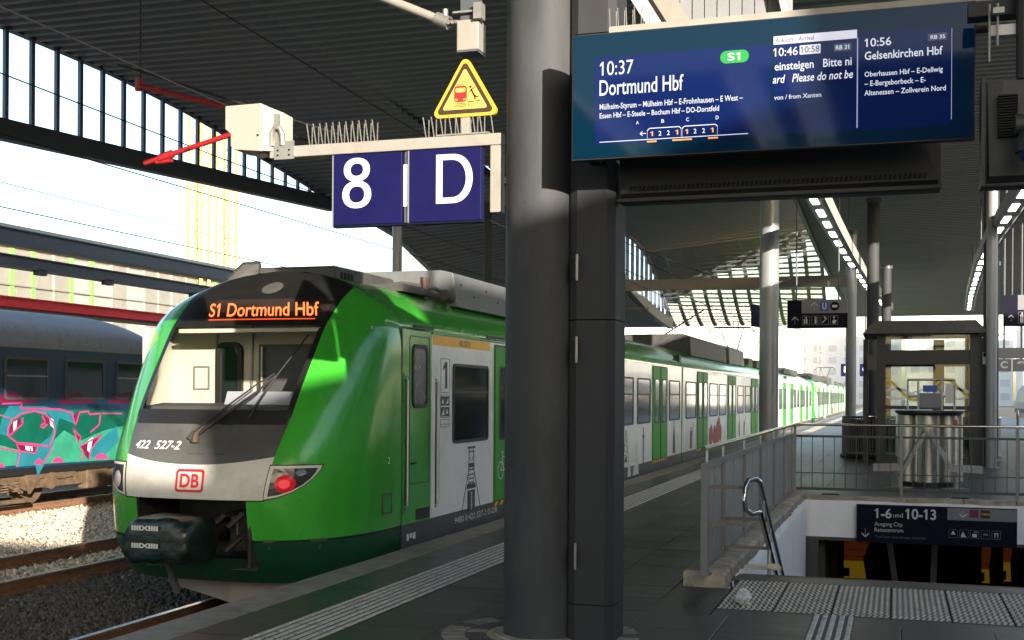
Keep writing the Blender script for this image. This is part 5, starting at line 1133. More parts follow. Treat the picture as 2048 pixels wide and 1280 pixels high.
for k in range(9): a = 34.2+rr.uniform(-.4, 2.1); z_ = .25+rr.uniform(0, .5); m.prism([(a+.35*math.cos(t_)*rr.uniform(.7, 1.2), z_+.3*math.sin(t_)*rr.uniform(.7, 1.1)) for t_ in np.linspace(0, 2*PI, 10, endpoint=False)], FG, FG+.0025+.0005*k, 'x')
tp(m, 'red_figure_print', 'prred')
m = M()
for k in range(7): a = 21.98+rr.uniform(0, 2.2); h = rr.uniform(.2, .75); m.prism([(a-.12, .0), (a+.2, .0), (a+.12, h*.6), (a+.02, h)], FG+.0006*k-.001, FG+.003+.0006*k, 'x')
tp(m, 'mist_print', 'prmist')
# roof equipment
tp(M().box(TX-.62, TX+.36, 12.35, 14.05, 2.86, 3.06), 'air_conditioner', 'roofdark', bevel=.03); tp(M().tube([(TX-.9, 12.3, 2.86), (TX-.75, 12.35, 3.02), (TX-.62, 12.4, 3.02)], .12, 10), 'horn_housing', 'roofdark', smooth='a')
for k in range(4): tp(M().box(TX+.361, TX+.366, 12.5+.09*k, 12.56+.09*k, 2.92, 3.0), 'grille_slot', 'vent')
tp(M().box(TX+.0, TX+.8, 13.3, 14.2, 2.84, 2.93), 'cable_tray', 'roofdark'); tp(M().tube([(TX+.75, 14.12, 2.92), (TX+.75, 14.12, 3.08)], .06, 10), 'insulator', 'wrust', smooth='a')
tp(M().tube([(TX+.98, 14.2, 2.86), (TX+1.0, 14.55, 2.82)], .07, 10), 'cable_gland', 'roofdark', smooth='a')
tp(M().tube([(TX+.2, 13.9, 2.96), (TX+.5, 14.0, 3.0), (TX+.85, 14.15, 2.95), (TX+1.0, 14.4, 2.85)], .025, 8), 'roof_cable', 'roofdark', smooth='a')
for k in range(5): tp(M().box(TX-.1+.16*k, TX+0+.16*k, 14.08, 14.16, 2.93, 3.0+.02*(k % 2)), 'fitting', 'roofgrey')
tp(M().prism([(TX-1.0, 2.78), (TX-1.0, 3.12), (TX-.8, 3.2), (TX+.85, 3.2), (TX+1.02, 3.16), (TX+1.08, 2.72)], 14.4, 21.6, 'y'), 'inverter_housing', 'roofgrey', bevel=.01)
for k in range(14): tp(M().tube([(TX+1.055, 14.6+.5*k, 3.02-.12*(k % 2)), (TX+1.07, 14.6+.5*k, 3.02-.12*(k % 2))], .012, 6), 'rivet', 'vent')
for y0_, y1_, h in ((33.2, 40.5, 3.33), (41.3, 45.5, 3.36)): tp(M().prism([(TX-1.0, 2.74), (TX-1.0, h-.1), (TX-.8, h), (TX+.8, h), (TX+1.0, h-.1), (TX+1.03, 2.72)], y0_, y1_, 'y'), 'roof_housing', 'roofdark' if y0_ < 40 else 'roofgrey', bevel=.01)
for y0_, y1_ in ((48.0, 49.4), (51, 58), (64, 73)): tp(M().box(TX-.9, TX+.9, y0_, y1_, 2.8, 3.12), 'roof_housing', 'roofdark')
# pantograph at Y ~ 46..50
pn = tp(M().box(TX-.6, TX+.6, 48.9, 50.6, 2.88, 2.98), 'pantograph', 'roofdark')
for s_ in (-1, 1):
    out(M().tube([(TX+s_*.3, 49.0, 3.0), (TX+s_*.14, 50.4, 3.5)], .035, 8), 'lower_arm', 'wire', pn); out(M().tube([(TX+s_*.14, 50.4, 3.5), (TX+s_*.5, 49.8, 4.42)], .022, 8), 'upper_arm', 'wire', pn)
out(M().tube([(TX-.18, 50.4, 3.5), (TX+.18, 50.4, 3.5)], .03, 8), 'knee_shaft', 'wire', pn)
out(M().tube([(TX-.95, 49.8, 4.22), (TX-.75, 49.8, 4.42), (TX+.75, 49.8, 4.42), (TX+.95, 49.8, 4.22)], .03, 8), 'collector_head', 'wire', pn); out(M().tube([(TX-.75, 50.05, 4.44), (TX+.75, 50.05, 4.44)], .03, 8), 'collector_strip', 'wire', pn)
# second unit
tr2 = copy_tree(train, None, Vector((0, 69.6, 0)))
tr2['label'] = 'second green and white train coupled behind, far down the platform in the sun'

# ------------------------------------------------------------------ graffiti carriage
GX = -17.5; GF = -16.1; GY1 = 23.9
g = thing('graffiti_carriage', (GX, 16, ZR), 'old blue carriage with grey roof and teal and pink graffiti along its lower side', 'railway carriage')
def gp(m, name, ma, par=None, **k): return out(m, name, ma, par or g, **k)
gp(M().box(GX-1.38, GF-.02, 4, GY1, .12, 2.5), 'body', 'carblue')
gp(M().box(GF-.03, GF+.02, 4, GY1+.01, 2.46, 2.56), 'cornice', 'carroof')
rows = []
for i, y_ in enumerate(list(np.linspace(4, 22.3, 8))+[22.8, 23.2, 23.6, 23.85, 23.95]):
    e = 0 if y_ <= 22.3 else ((y_-22.3)/1.65)
    h = .72*math.sqrt(max(0, 1-e*e*.97)); rows.append([(GX+1.43*math.cos(a), y_, 2.56+h*math.sin(a)**.85) for a in np.linspace(0, PI, 17)])
gp(M().grid(rows[::-1]), 'roof', 'carroof', smooth=True)
for a, b, dv in ((14.6, 15.9, 1), (16.6, 17.9, 1), (18.78, 20.03, 1), (20.53, 21.8, 0), (22.2, 23.3, 1)):
    m = M(); ringm(m, rrect(a, b, 1.45, 2.28, .08), rrect(a+.05, b-.05, 1.50, 2.23, .05), GF-.02, GF+.0, 'x'); w_ = gp(m, 'window', 'tgrey')
    out(M().prism(rrect(a+.05, b-.05, 1.5, 2.23, .05), GF-.03, GF-.015, 'x'), 'pane', 'pane', w_)
    if dv: out(M().box(GF-.015, GF-.004, a+.05, b-.05, 1.90, 1.93), 'transom', 'galv', w_)
gx = GF-.019
def gpoly(pts, ma, d, name='graffiti_patch'):
    return gp(M().prism([(p[0], p[1]) for p in pts], gx, gx+d, 'x'), name, ma)
def gline(pts, w_=.035, ma='gpink', d=.010):
    m = M()
    for a, b in zip(pts, pts[1:]): m.bar((gx+d, a[0], a[1]), (gx+d, b[0], b[1]), .004, w_)
    return gp(m, 'graffiti_outline', ma)
# coordinates read off the paint: y along the coach, z up
def G(px, py):  # 0..240 x 780..940 field of the paint -> metres on the coach side
    d = (-16.1)/((px-1024)/2400*math.cos(math.radians(17.7))-math.sin(math.radians(17.7)))
    return ((math.cos(math.radians(17.7))+(px-1024)/2400*math.sin(math.radians(17.7)))*d, 1.6+(784.2-py+.006*(px-1024)*0)/2400*d)
def GP(*pts): return [G(a, b) for a, b in pts]
gpoly(GP((-40, 815), (250, 820), (250, 916), (-40, 936)), 'gteal', .002)
gpoly(GP((-40, 880), (60, 905), (100, 890), (130, 860), (165, 880), (210, 860), (250, 850), (250, 917), (-40, 936)), 'gmint', .003)
gpoly(GP((20, 812), (90, 812), (122, 820), (150, 822), (152, 848), (120, 835), (110, 880), (96, 920), (78, 952), (72, 925), (75, 895), (104, 870), (112, 850), (100, 828), (70, 822), (40, 830), (22, 848), (18, 872), (-2, 868), (8, 832)), 'gcyan', .004)
gpoly(GP((36, 905), (74, 900), (78, 930), (34, 934)), 'gcyan', .005); gpoly(GP((190, 890), (235, 850), (240, 880), (205, 916), (180, 912)), 'gcyan', .005)
gpoly(GP((22, 872), (20, 852), (40, 836), (46, 848), (30, 868)), 'gmar', .006); gpoly(GP((88, 832), (106, 838), (114, 862), (100, 850), (92, 845), (84, 852)), 'gmar', .006)
gpoly(GP((34, 888), (76, 893), (72, 906), (42, 902)), 'gmar', .006); gpoly(GP((162, 892), (205, 868), (182, 900), (180, 920), (168, 905)), 'gmar', .006); gpoly(GP((145, 832), (160, 822), (152, 850)), 'gmar', .006); gpoly(GP((147, 858), (155, 870), (163, 872), (158, 882)), 'gmar', .006)
for q in (((28, 845), (36, 840), (34, 858), (28, 866)), ((100, 835), (108, 838), (110, 858), (102, 850)), ((52, 890), (60, 891), (62, 902), (53, 900)), ((62, 892), (66, 892), (68, 902), (64, 902)), ((178, 880), (188, 873), (182, 905), (176, 900))): gpoly(GP(*q), 'gwhite', .007)
for px, w_ in ((-2, 30), (118, 26), (205, 30), (80, 20)): gpoly(GP((px-w_/2, 936-.09*px), (px-w_/2+6, 927-.09*px), (px, 923-.09*px), (px+w_/2-5, 928-.09*px), (px+w_/2, 935-.09*px)), 'gpink', .007)
gline(GP((5, 808), (45, 806), (42, 817), (120, 818), (145, 825), (152, 850), (160, 824), (178, 822), (180, 828), (202, 826), (200, 848), (182, 864)))
gline(GP((18, 872), (18, 858), (26, 840), (44, 828), (70, 822), (92, 828), (108, 845), (112, 865), (100, 893), (70, 888), (36, 886), (18, 872))); gline(GP((46, 836), (46, 848), (20, 872))); gline(GP((86, 832), (92, 844), (82, 852), (88, 856), (96, 848)))
gline(GP((0, 896), (42, 904), (36, 934)), .03); gline(GP((34, 888), (76, 893), (72, 906), (42, 902), (34, 888)), .025); gline(GP((108, 893), (90, 924), (80, 930)), .03); gline(GP((147, 856), (163, 874), (158, 884), (147, 856)), .03)
gline(GP((162, 892), (205, 868), (182, 900), (180, 918)), .03); gline(GP((162, 892), (170, 906), (162, 918)), .03); gline(GP((206, 826), (245, 826)), .03); gline(GP((24, 838), (0, 830)), .02, 'gpink')
for (a, b) in ((14.5, 18.2), (18.4, 19.7), (20.3, 21.5), (21.9, 23.5)): gpoly([(a, 1.36), (b, 1.38), (b-.1, 1.52), (a+(b-a)*.7, 1.5), (a+(b-a)*.5, 1.62), (a+(b-a)*.2, 1.55)], 'gmar', .006)
gp(M().box(GF-.5, GF-.03, 4, GY1, -.02, .115), 'sole_bar', 'black')
# bogie with wheels and springs
b_ = gp(M().box(GF-.25, GF-.12, 17.5, 23.2, -.30, .0), 'bogie_frame', 'brown')
for y_ in (17.6, 20.15):
    for x_ in (GX-.753, GX+.753): out(M().tube([(x_-.065, y_, ZR+.46), (x_+.065, y_, ZR+.46)], .46, 28), 'wheel', 'brown', b_, smooth='a')
    out(M().tube([(GF-.12, y_, ZR+.5), (GF-.02, y_, ZR+.5)], .17, 14), 'axle_box', 'brown', b_, smooth='a'); out(M().prism([(y_-.75, .02), (y_+.8, .06), (y_+.7, -.12), (y_+.3, -.15), (y_-.3, -.1), (y_-.6, -.4)], GF-.1, GF-.04, 'x'), 'side_frame', 'brown', b_)
for y_ in (18.6, 18.85, 19.15): 
    pts = [(GF-.05+.07*math.cos(t_), y_+.07*math.sin(t_), -.35+t_*.008) for t_ in np.linspace(0, 8*PI, 60)]; out(M().tube(pts, .016, 5), 'coil_spring', 'brown', b_)
for y_ in (21.3, 22.2): out(M().box(GF-.3, GF-.05, y_, y_+.7, -.42, .0), 'equipment_box', 'brown', b_, bevel=.03)
out(M().tube([(GF-.02, 17.3, .05), (GF-.02, 18.2, -.15), (GF-.02, 18.6, -.05), (GF-.02, 19.4, -.3)], .03, 8), 'brake_rod', 'brown', b_); out(M().box(GF-.1, GF-.02, 18.0, 19.6, -.55, -.47), 'tie_bar', 'brown', b_)
out(M().bar((GF-.03, 18.2, .05), (GF-.03, 19.3, -.35), .05, .05), 'damper', 'brown', b_)
# a further carriage behind, only its roof shows
g2 = thing('grey_carriage', (-21.9, 28, ZR), 'grey roofed carriage standing behind the graffiti carriage', 'railway carriage')
rows = [[(-21.9+1.43*math.cos(a), y_, 2.6+.62*h*math.sin(a)**.85) for a in np.linspace(0, PI, 15)] for y_, h in ((24, .05), (24.3, .6), (24.8, .9), (25.6, 1), (48, 1))]
out(M().grid(rows[::-1]), 'roof', 'carroof', g2, smooth=True); out(M().box(-23.3, -20.5, 24.1, 48, .1, 2.6), 'body', 'carroof', g2)
for k in range(8): out(M().box(-20.5, -20.48, 25+2.6*k, 26.6+2.6*k, 1.4, 2.2), 'window', 'pane', g2)

# ------------------------------------------------------------------ canopy of the next platform and buildings at left
c2 = thing('neighbour_canopy', (-19, 30, 3.5), 'grey steel beams of the neighbouring platform roof with a red beam below', 'canopy roof')
for (z0, z1, ma, nm, x) in ((4.95, 5.27, 'steelblue', 'upper_beam', -19), (4.43, 4.68, 'steelblue', 'lower_beam', -19), (3.53, 3.74, 'redbeam', 'red_beam', -19)):
    out(M().box(x-.15, x+.15, 8, 46, z0, z1-.03), nm, ma, c2); out(M().box(x-.2, x+.2, 8, 46, z1-.028, z1), 'top_flange', ma, c2); out(M().box(x-.2, x+.2, 8, 46, z0-.025, z0-.002), 'bottom_flange', ma, c2)
out(M().box(-19.6, -19.2, 8, 46, 5.28, 5.42), 'roof_edge', 'fascia', c2); out(M().box(-19.3, -19.1, 8, 46, 3.42, 3.50), 'cable_duct', 'copper', c2)
for y_ in (33.5, 41): out(M().box(-19.1, -18.9, y_, y_+.2, -.8, 3.5), 'support', 'fascia', c2)
for y_ in (23, 25.5, 29.4): out(M().box(-18.95, -18.8, y_, y_+.3, 4.3, 4.44), 'lamp', 'roofdark', c2)
fb = thing('panel_building', (-45, 70, -1), 'long beige building with upright panels and bright green strips behind the left canopy', 'building')
out(M().box(-60, -45.2, 40, 110, -1.2, 9.4), 'wall', 'bldg', fb); out(M().box(-45.4, -44.9, 40, 110, 9.4, 9.8), 'roof_edge', 'fascia', fb)
r = random.Random(2); y = 44
while y < 96:
    w_ = r.uniform(1.1, 1.5); out(M().box(-45.2, -45.08-r.uniform(0, .05), y, y+w_, 1.0, 9.2), 'wall_panel', 'bldg' if r.random() < .6 else 'bwhite', fb); y += w_
    if r.random() < .4: out(M().box(-45.2, -45.0, y+.03, y+.33, 1.0, 9.3), 'green_strip', 'bgreen', fb); y += .55
    else: out(M().box(-45.2, -45.04, y+.03, y+.14, 1.0, 9.3), 'white_joint', 'bwhite', fb); y += .2
for z_ in (4.2, 7.3): out(M().box(-45.0, -44.95, 44, 96, z_, z_+.06), 'horizontal_rail', 'copper', fb)
cr = thing('tower_crane', (-48, 76, 0), 'yellow lattice tower crane masts far behind the tracks at left', 'crane')
for cx_, cy_ in ((-45.2, 71.3), (-45.2, 74.8)):
    for dx in (-.5, .5):
        for dy in (-.5, .5): out(M().box(cx_+dx-.08, cx_+dx+.08, cy_+dy-.08, cy_+dy+.08, -1, 24), 'mast_leg', 'crane', cr)
    for k in range(20):
        z_ = -.5+1.2*k
        for dx, a, b in ((-.6, (-.5, -.5), (-.5, .5)), (.6, (.5, -.5), (.5, .5)), (0, (-.5, -.5), (.5, -.5)), (1, (-.5, .5), (.5, .5))):
            out(M().bar((cx_+a[0], cy_+a[1], z_), (cx_+b[0], cy_+b[1], z_+1.2), .05, .05), 'brace', 'crane', cr)
# red cantilever arms of the overhead line
ca = thing('overhead_line_bracket', (-7.1, 11, 4.0), 'red cantilever tubes of the overhead line behind the cream cabinet', 'cantilever')
out(M().tube([(-7.72, 11.0, 4.88), (-6.2, 11.0, 4.45)], .028, 10), 'upper_tube', 'redpaint', ca, smooth='a'); out(M().tube([(-7.64, 11.0, 4.05), (-6.1, 11.0, 4.41)], .028, 10), 'lower_tube', 'redpaint', ca, smooth='a')
out(M().tube([(-7.45, 11.0, 4.09), (-7.3, 11.0, 4.13)], .045, 10), 'clamp', 'redpaint', ca, smooth='a'); out(M().tube([(-7.5, 11.0, 4.05), (-7.3, 11.0, 4.06)], .02, 8), 'eye', 'redpaint', ca)
out(M().tube([(-7.72, 11.0, 4.83), (-7.72, 11.0, 4.95)], .04, 8), 'end_fitting', 'redpaint', ca); out(M().tube([(-7.70, 11.0, 4.95), (-7.70, 11.0, 7.5)], .008, 6), 'drop_rod', 'wire', ca)
# wires
def wire(pts, label, r_=.008, ma='wire'):
    P = [Vector(p) for p in pts]; m = M().tube(P, r_, 5); t = out(m, 'overhead_wire', ma, label=label, cat='wire', group='overhead wires'); return t
def sag(a, b, s_, n=10): return [Vector(a).lerp(Vector(b), k/n)+Vector((0, 0, -s_*4*(k/n)*(1-k/n))) for k in range(n+1)]
wire(sag((TX+.05, -5, 4.47), (TX+.05, 130, 4.47), .0), 'contact wire above the green train')
wire(sag((TX, -5, 5.9), (TX, 60, 5.9), .7), 'sagging carrier wire above the green train')
wire(sag((-10.9, 0, 4.9), (-10.9, 120, 4.9), 0), 'contact wire above the empty sunlit track', .01)
wire(sag((-10.9, 0, 6.0), (-10.9, 60, 6.0), .5), 'carrier wire above the empty sunlit track', .01)
wire(sag((-17.5, 5, 5.4), (-17.5, 120, 5.4), .0), 'lower wire against the sky above the graffiti carriage', .014)
wire(sag((-17.5, 5, 6.1), (-17.5, 80, 6.1), .3), 'upper wire against the sky above the graffiti carriage', .010)
wire([(-7.91, 10.9, 5.1), (-5.0, 10.4, 4.05), (-4.0, 10.2, 3.7)], 'dark cable slanting down behind the cream cabinet', .012)
wire(sag((-9.5, 36, 7.0), (-2.8, 52, 5.2), .2), 'thin cable across the far ceiling', .014); wire(sag((-9.4, 41, 6.2), (-4.2, 58, 4.4), .2), 'thin cable crossing in front of the arched window', .014)
wire(sag((-3.0, 30, 6.4), (-9.4, 27, 6.9), .1), 'thin cable near the far ceiling left of the post', .014)
# registration post near the train at px 1240
t = thing('catenary_drop', (-8.9, 40.3, 3.0), 'pale drop tube with insulator hanging from the cross beam above the train', 'drop tube'); out(M().tube([(-8.85, 38.05, 2.9), (-8.85, 38.05, 4.98)], .055, 10), 'tube', 'beam', t, smooth='a'); out(M().tube([(-8.85, 38.05, 4.45), (-7.6, 38.3, 4.42)], .025, 8), 'arm', 'beam', t); out(M().tube([(-8.3, 40, 3.1), (-7.0, 46, 4.9)], .03, 8), 'stay', 'post', t); out(M().box(-8.9, -8.6, 38.0, 38.3, 3.0, 3.2), 'insulator', 'vent', t)

# ------------------------------------------------------------------ signs in the distance
def direction_sign(x0, x1, y, z0, z1, label):
    t = thing('lift_direction_sign', ((x0+x1)/2, y, z0), label, 'direction sign', 'hanging lift signs'); h = z1-z0; zm = z0+h*.52
    out(M().box(x0, x1, y, y+.1, z0, zm), 'lower_panel', 'navy', t); out(M().box(x0+.24*(x1-x0), x1, y-.002, y+.1, zm+.002, z1), 'upper_panel', 'signgrey', t); out(M().box(x0, x0+.238*(x1-x0), y, y+.1, zm+.002, z1), 'upper_blue_panel', 'navy', t)
    W = x1-x0; f_ = flat(y-.006)
    m = M(); arrow(m, x0+.45*W, (zm+z1)/2, .19, True, y-.006); arrow(m, x0+.13*W, (z0+zm)/2, .19, True, y-.006); out(m, 'arrows', 'signwhite', t)
    out(M().box(x0+.55*W, x0+.69*W, y-.006, y-.002, zm+.06, z1-.05), 'underground_badge', mat('badge_blue', (.01, .08, .3), .4), t); text('U', (x0+.585*W, x0+.655*W, zm+.09, z1-.08), flat(y-.008), 'lettering', 'signwhite', t, .03)
    cx_ = x0+.79*W; cz = (zm+z1)/2; m = M().prism([(cx_+.11*math.cos(a), cz+.11*math.sin(a)) for a in np.linspace(0, 2*PI, 20, endpoint=False)], y-.006, y-.002, 'y'); out(m, 'bus_badge', 'navy', t); out(M().box(cx_-.06, cx_+.06, y-.009, y-.006, cz-.03, cz+.03), 'bus_symbol', 'signwhite', t)
    for k in range(4):
        xa = x0+(.25+.155*k)*W; m = M(); ringm(m, rrect(xa, xa+.13*W, z0+.08, zm-.06, .01), rrect(xa+.01, xa+.13*W-.01, z0+.09, zm-.07, .008), y-.006, y-.001, 'y'); out(m, 'pictogram_frame', 'signgrey', t)
        c_ = xa+.065*W; m = M(); m.prism([(c_+.022*math.cos(a), zm-.105+.022*math.sin(a)) for a in np.linspace(0, 2*PI, 10, endpoint=False)], y-.006, y-.002, 'y')
        if k == 0: m.box(c_-.05, c_-.02, y-.006, y-.002, z0+.11, zm-.14); m.box(c_+.0, c_+.03, y-.006, y-.002, z0+.11, zm-.14)
        elif k == 1: m.box(c_-.015, c_+.02, y-.006, y-.002, z0+.11, zm-.14); m.box(c_+.035, c_+.045, y-.006, y-.002, z0+.11, zm-.09)
        elif k == 2: m.bar((c_-.06, y-.004, z0+.12), (c_+.05, y-.004, zm-.12), .004, .02)
        else: m.prism([(c_+.045*math.cos(a), z0+.145+.045*math.sin(a)) for a in np.linspace(0, 2*PI, 12, endpoint=False)], y-.006, y-.002, 'y'); m.bar((c_-.02, y-.004, z0+.15), (c_-.01, y-.004, zm-.13), .004, .02); m.bar((c_-.0, y-.004, z0+.19), (c_+.06, y-.004, z0+.17), .004, .02)
        out(m, 'pictogram', 'signwhite', t)
    for x_ in (x0+.15*W, x1-.15*W): out(M().tube([(x_, y+.05, z1), (x_, y+.05, 7.2)], .02, 6), 'suspension_rod', 'steelblue', t)
    return t
direction_sign(-2.52, -1.10, 30, 3.27, 3.96, 'hanging sign with U, lift and wheelchair pictograms between thick post and slim post')
direction_sign(3.18, 4.9, 40, 3.82, 4.78, 'hanging sign with U pictogram cut off by the right edge of the picture')
t = thing('double_sided_sign', (-3.1, 29.2, 3.2), 'small blue sign seen edge on, fixed to the left of the thick post', 'sign'); out(M().add([(-3.24, 28.6, 3.25), (-3.02, 29.6, 3.25), (-3.0, 29.55, 3.25), (-3.22, 28.55, 3.25), (-3.24, 28.6, 3.78), (-3.02, 29.6, 3.78), (-3.0, 29.55, 3.78), (-3.22, 28.55, 3.78)], [(0, 1, 5, 4), (3, 7, 6, 2), (0, 4, 7, 3), (4, 5, 6, 7), (0, 3, 2, 1), (1, 2, 6, 5)]), 'panel', 'blue', t); out(M().box(-3.05, -2.95, 28.9, 29.0, 3.15, 3.6), 'bracket', 'vent', t)
def far_sign(x0, x1, y, z0, z1, s_, ma, tm, label):
    t = thing('platform_sign', ((x0+x1)/2, y, z0), label, 'sign', 'blue platform signs'); out(M().box(x0, x1, y, y+.08, z0, z1), 'panel', ma, t); text(s_, (x0+(x1-x0)*.25, x1-(x1-x0)*.25, z0+(z1-z0)*.25, z1-(z1-z0)*.15), flat(y-.004), 'lettering', tm, t, .05)
    out(M().tube([((x0+x1)/2, y+.04, z1), ((x0+x1)/2, y+.04, 7.0)], .03, 6), 'suspension_rod', 'steelblue', t)
far_sign(-2.5, -1.95, 60, 2.6, 3.2, '8', 'blue', 'signwhite', 'tiny far blue sign 8 left of the slim post'); far_sign(-1.62, -1.1, 60, 2.6, 3.2, 'C', 'blue', 'signwhite', 'tiny far blue sign C right of the slim post')
far_sign(3.0, 3.42, 40, 2.42, 2.80, 'C', 'signgrey', 'signwhite', 'distant grey sign C right of the lift'); far_sign(3.46, 3.95, 40, 2.42, 2.80, '9', 'signgrey', 'signwhite', 'distant grey sign 9 at the right edge of the picture')
t = thing('sign_carrier', (3.5, 40, 2.85), 'grey crossbeam carrying the distant C and 9 signs', 'beam'); out(M().box(2.75, 6, 39.95, 40.15, 2.83, 3.15), 'beam', 'signgrey', t)

# ------------------------------------------------------------------ lift
LY = 30.0; LX0, LX1 = -.32, 1.76
lf = thing('lift_shaft', (.7, LY+1.1, 0), 'dark framed glass lift with sloping roof and white wave decals', 'lift')
out(M().add([(LX0-.42, LY-.45, 3.10), (LX1+.30, LY-.45, 3.10), (LX1+.30, LY+2.6, 3.10), (LX0-.42, LY+2.6, 3.10), (LX0-.15, LY-.05, 3.42), (LX1+.03, LY-.05, 3.42), (LX1+.03, LY+2.2, 3.42), (LX0-.15, LY+2.2, 3.42)],
    [(0, 3, 2, 1), (4, 5, 6, 7), (0, 1, 5, 4), (1, 2, 6, 5), (2, 3, 7, 6), (3, 0, 4, 7)]), 'roof', 'liftroof', lf)
for x in (LX0, LX1):
    for y in (LY, LY+2.0): out(M().box(x-.10, x+.10, y-.1, y+.1, 0, 3.1), 'corner_post', 'liftf', lf)
out(M().box(LX0+.1, LX1-.1, LY-.06, LY+.06, 2.38, 2.72), 'header_beam', 'liftf', lf); out(M().box(LX0+.1, LX1-.1, LY-.05, LY+.05, 0, .2), 'sill_beam', 'liftf', lf); out(M().box(LX0+.1, LX1-.1, LY-.03, LY+.03, 1.32, 1.40), 'mid_rail', 'liftf', lf)
out(M().box(LX0+.1, LX1-.1, LY+1.95, LY+2.05, 2.38, 2.72), 'rear_header', 'liftf', lf)
out(M().box(LX0+.1, LX1-.1, LY-.008, LY+.008, .2, 1.32), 'front_glass', 'wglass', lf); out(M().box(LX0+.1, LX1-.1, LY-.008, LY+.008, 1.4, 2.38), 'front_glass', 'wglass', lf); out(M().box(LX0+.1, LX1-.1, LY-.008, LY+.008, 2.72, 3.09), 'top_glass', 'wglass', lf)
out(M().box(LX0+.1, LX1-.1, LY+1.99, LY+2.0, .2, 2.38), 'rear_glass', 'wglass', lf)
for x in (LX0, LX1): out(M().box(x-.005, x+.005, LY+.1, LY+1.9, .1, 3.05), 'side_glass', 'wglass', lf)
out(M().box(LX1+.1, LX1+.5, LY-.05, LY+.3, 0, 3.0), 'side_cabinet', 'liftf', lf); out(M().box(LX0-.42, LX0-.3, LY+.3, LY+.8, 0, 3.0), 'side_cabinet', 'liftf', lf); out(M().box(LX0+1.2, LX0+1.45, LY+.8, LY+1.0, 0, 3.0), 'guide_mast', 'liftf', lf)
out(M().box(LX0-.32, LX0-.1, LY-.2, LY+.1, 2.25, 2.6), 'cap_box', 'liftroof', lf)
def wave(ma, ph, am, c, th, name):
    m = M(); xs = np.linspace(LX0+.12, LX1-.12, 50); top = []; bot = []
    for x in xs:
        z = c+am*math.sin((x-LX0)*4.6+ph); w_ = th*(.35+.65*abs(math.sin((x-LX0)*4.6/2+ph*.5))); top.append((x, LY-.012, z+w_/2)); bot.append((x, LY-.012, z-w_/2))
    m.grid([bot, top]); return out(m, name, ma, lf)
wave('decaly', 1.2, .24, 1.78, .09, 'yellow_wave'); 
wave('decal', 0, .12, 1.68, .08, 'white_wave'); w2 = wave('decal', PI, .12, 1.68, .06, 'white_wave'); w2.location.y -= .004
t = thing('info_box', (2.0, LY-.2, 2.4), 'small blue and white notice box on the right side of the lift', 'notice box'); out(M().box(1.93, 2.13, LY-.25, LY-.1, 2.38, 2.65), 'case', 'signwhite', t); out(M().box(1.94, 2.12, LY-.255, LY-.25, 2.55, 2.64), 'face', 'blue', t)
# curved screens beside the lift
def curved_screen(cx_, cy_, r_, a0, a1, label, z0=.12, z1=1.05):
    t = thing('curved_screen', (cx_, cy_-r_, 0), label, 'screen', 'curved slatted screens'); n_ = 26
    pr = None
    for k in range(n_+1):
        a = a0+(a1-a0)*k/n_; x = cx_+r_*math.cos(a); y = cy_+r_*math.sin(a); out(M().tube([(x, y, z0), (x, y, z1)], .022, 6), 'slat', 'panelgrey', t)
    pts = [(cx_+r_*math.cos(a), cy_+r_*math.sin(a)) for a in np.linspace(a0, a1, 20)]
    for z_, rr, ma, nm in ((z1+.03, .03, 'chrome', 'top_rail'), (z0, .025, 'railgrey', 'bottom_rail')): out(M().tube([(p[0], p[1], z_) for p in pts], rr, 8), nm, ma, t, smooth='a')
    rows = [[(p[0], p[1]+.04, z_) for p in pts] for z_ in (z0+.05, z1-.03)]; out(M().grid(rows), 'backing_sheet', 'tgrey', t)
    out(M().tube([(p[0], p[1], .05) for p in pts], .07, 8), 'base_kerb', 'liftf', t); return t
curved_screen(-.35, 33.3, .98, PI*.95, PI*1.62, 'dark curved slatted screen left of the lift'); curved_screen(1.60, 33.5, 1.0, -PI*.55, PI*.08, 'grey curved slatted screen right of the lift')
# waste station with cylinders, and tilted mesh seats
ws = thing('waste_station', (.6, 23, 0), 'cluster of shiny steel bin cylinders under a dark round top', 'waste bins')
for (x, y, r_) in ((.22, 23.1, .17), (.58, 22.9, .19), (.92, 23.1, .15), (1.06, 23.3, .12)): out(M().tube([(x, y, .08), (x, y, 1.28)], r_, 28), 'bin_cylinder', 'steel', ws, smooth='a')
out(M().tube([(.6, 23.1, 1.28), (.6, 23.1, 1.33), (.6, 23.1, 1.36)], [.52, .60, .60], 36), 'round_top', 'liftf', ws, smooth='a'); out(M().box(.99, 1.07, 22.98, 22.99, 1.10, 1.2), 'red_mark', 'red', ws)
out(M().tube([(.6, 23.1, 0), (.6, 23.1, .08)], .5, 30), 'base_disc', 'liftf', ws)
tr = thing('ticket_reader_stand', (.6, 22.9, 1.36), 'steel tube rack with blue label standing on the round top', 'rack')
for x in (.22, .40, .80, 1.02): out(M().tube([(x, 22.9, 1.36), (x, 22.9, 1.92)], .018, 8), 'upright', 'steel', tr)
for z in (1.62, 1.92): out(M().tube([(.22, 22.9, z), (1.02, 22.9, z)], .02, 8), 'cross_tube', 'steel', tr)
out(M().box(.48, .72, 22.86, 22.88, 1.70, 1.82), 'blue_label', mat('label_blue', (.01, .08, .4), .4), tr); out(M().box(.42, .78, 22.88, 22.9, 1.42, 1.68), 'panel', 'signgrey', tr); out(M().box(.86, 1.0, 22.86, 22.9, 1.5, 1.85), 'pale_plate', 'signwhite', tr)
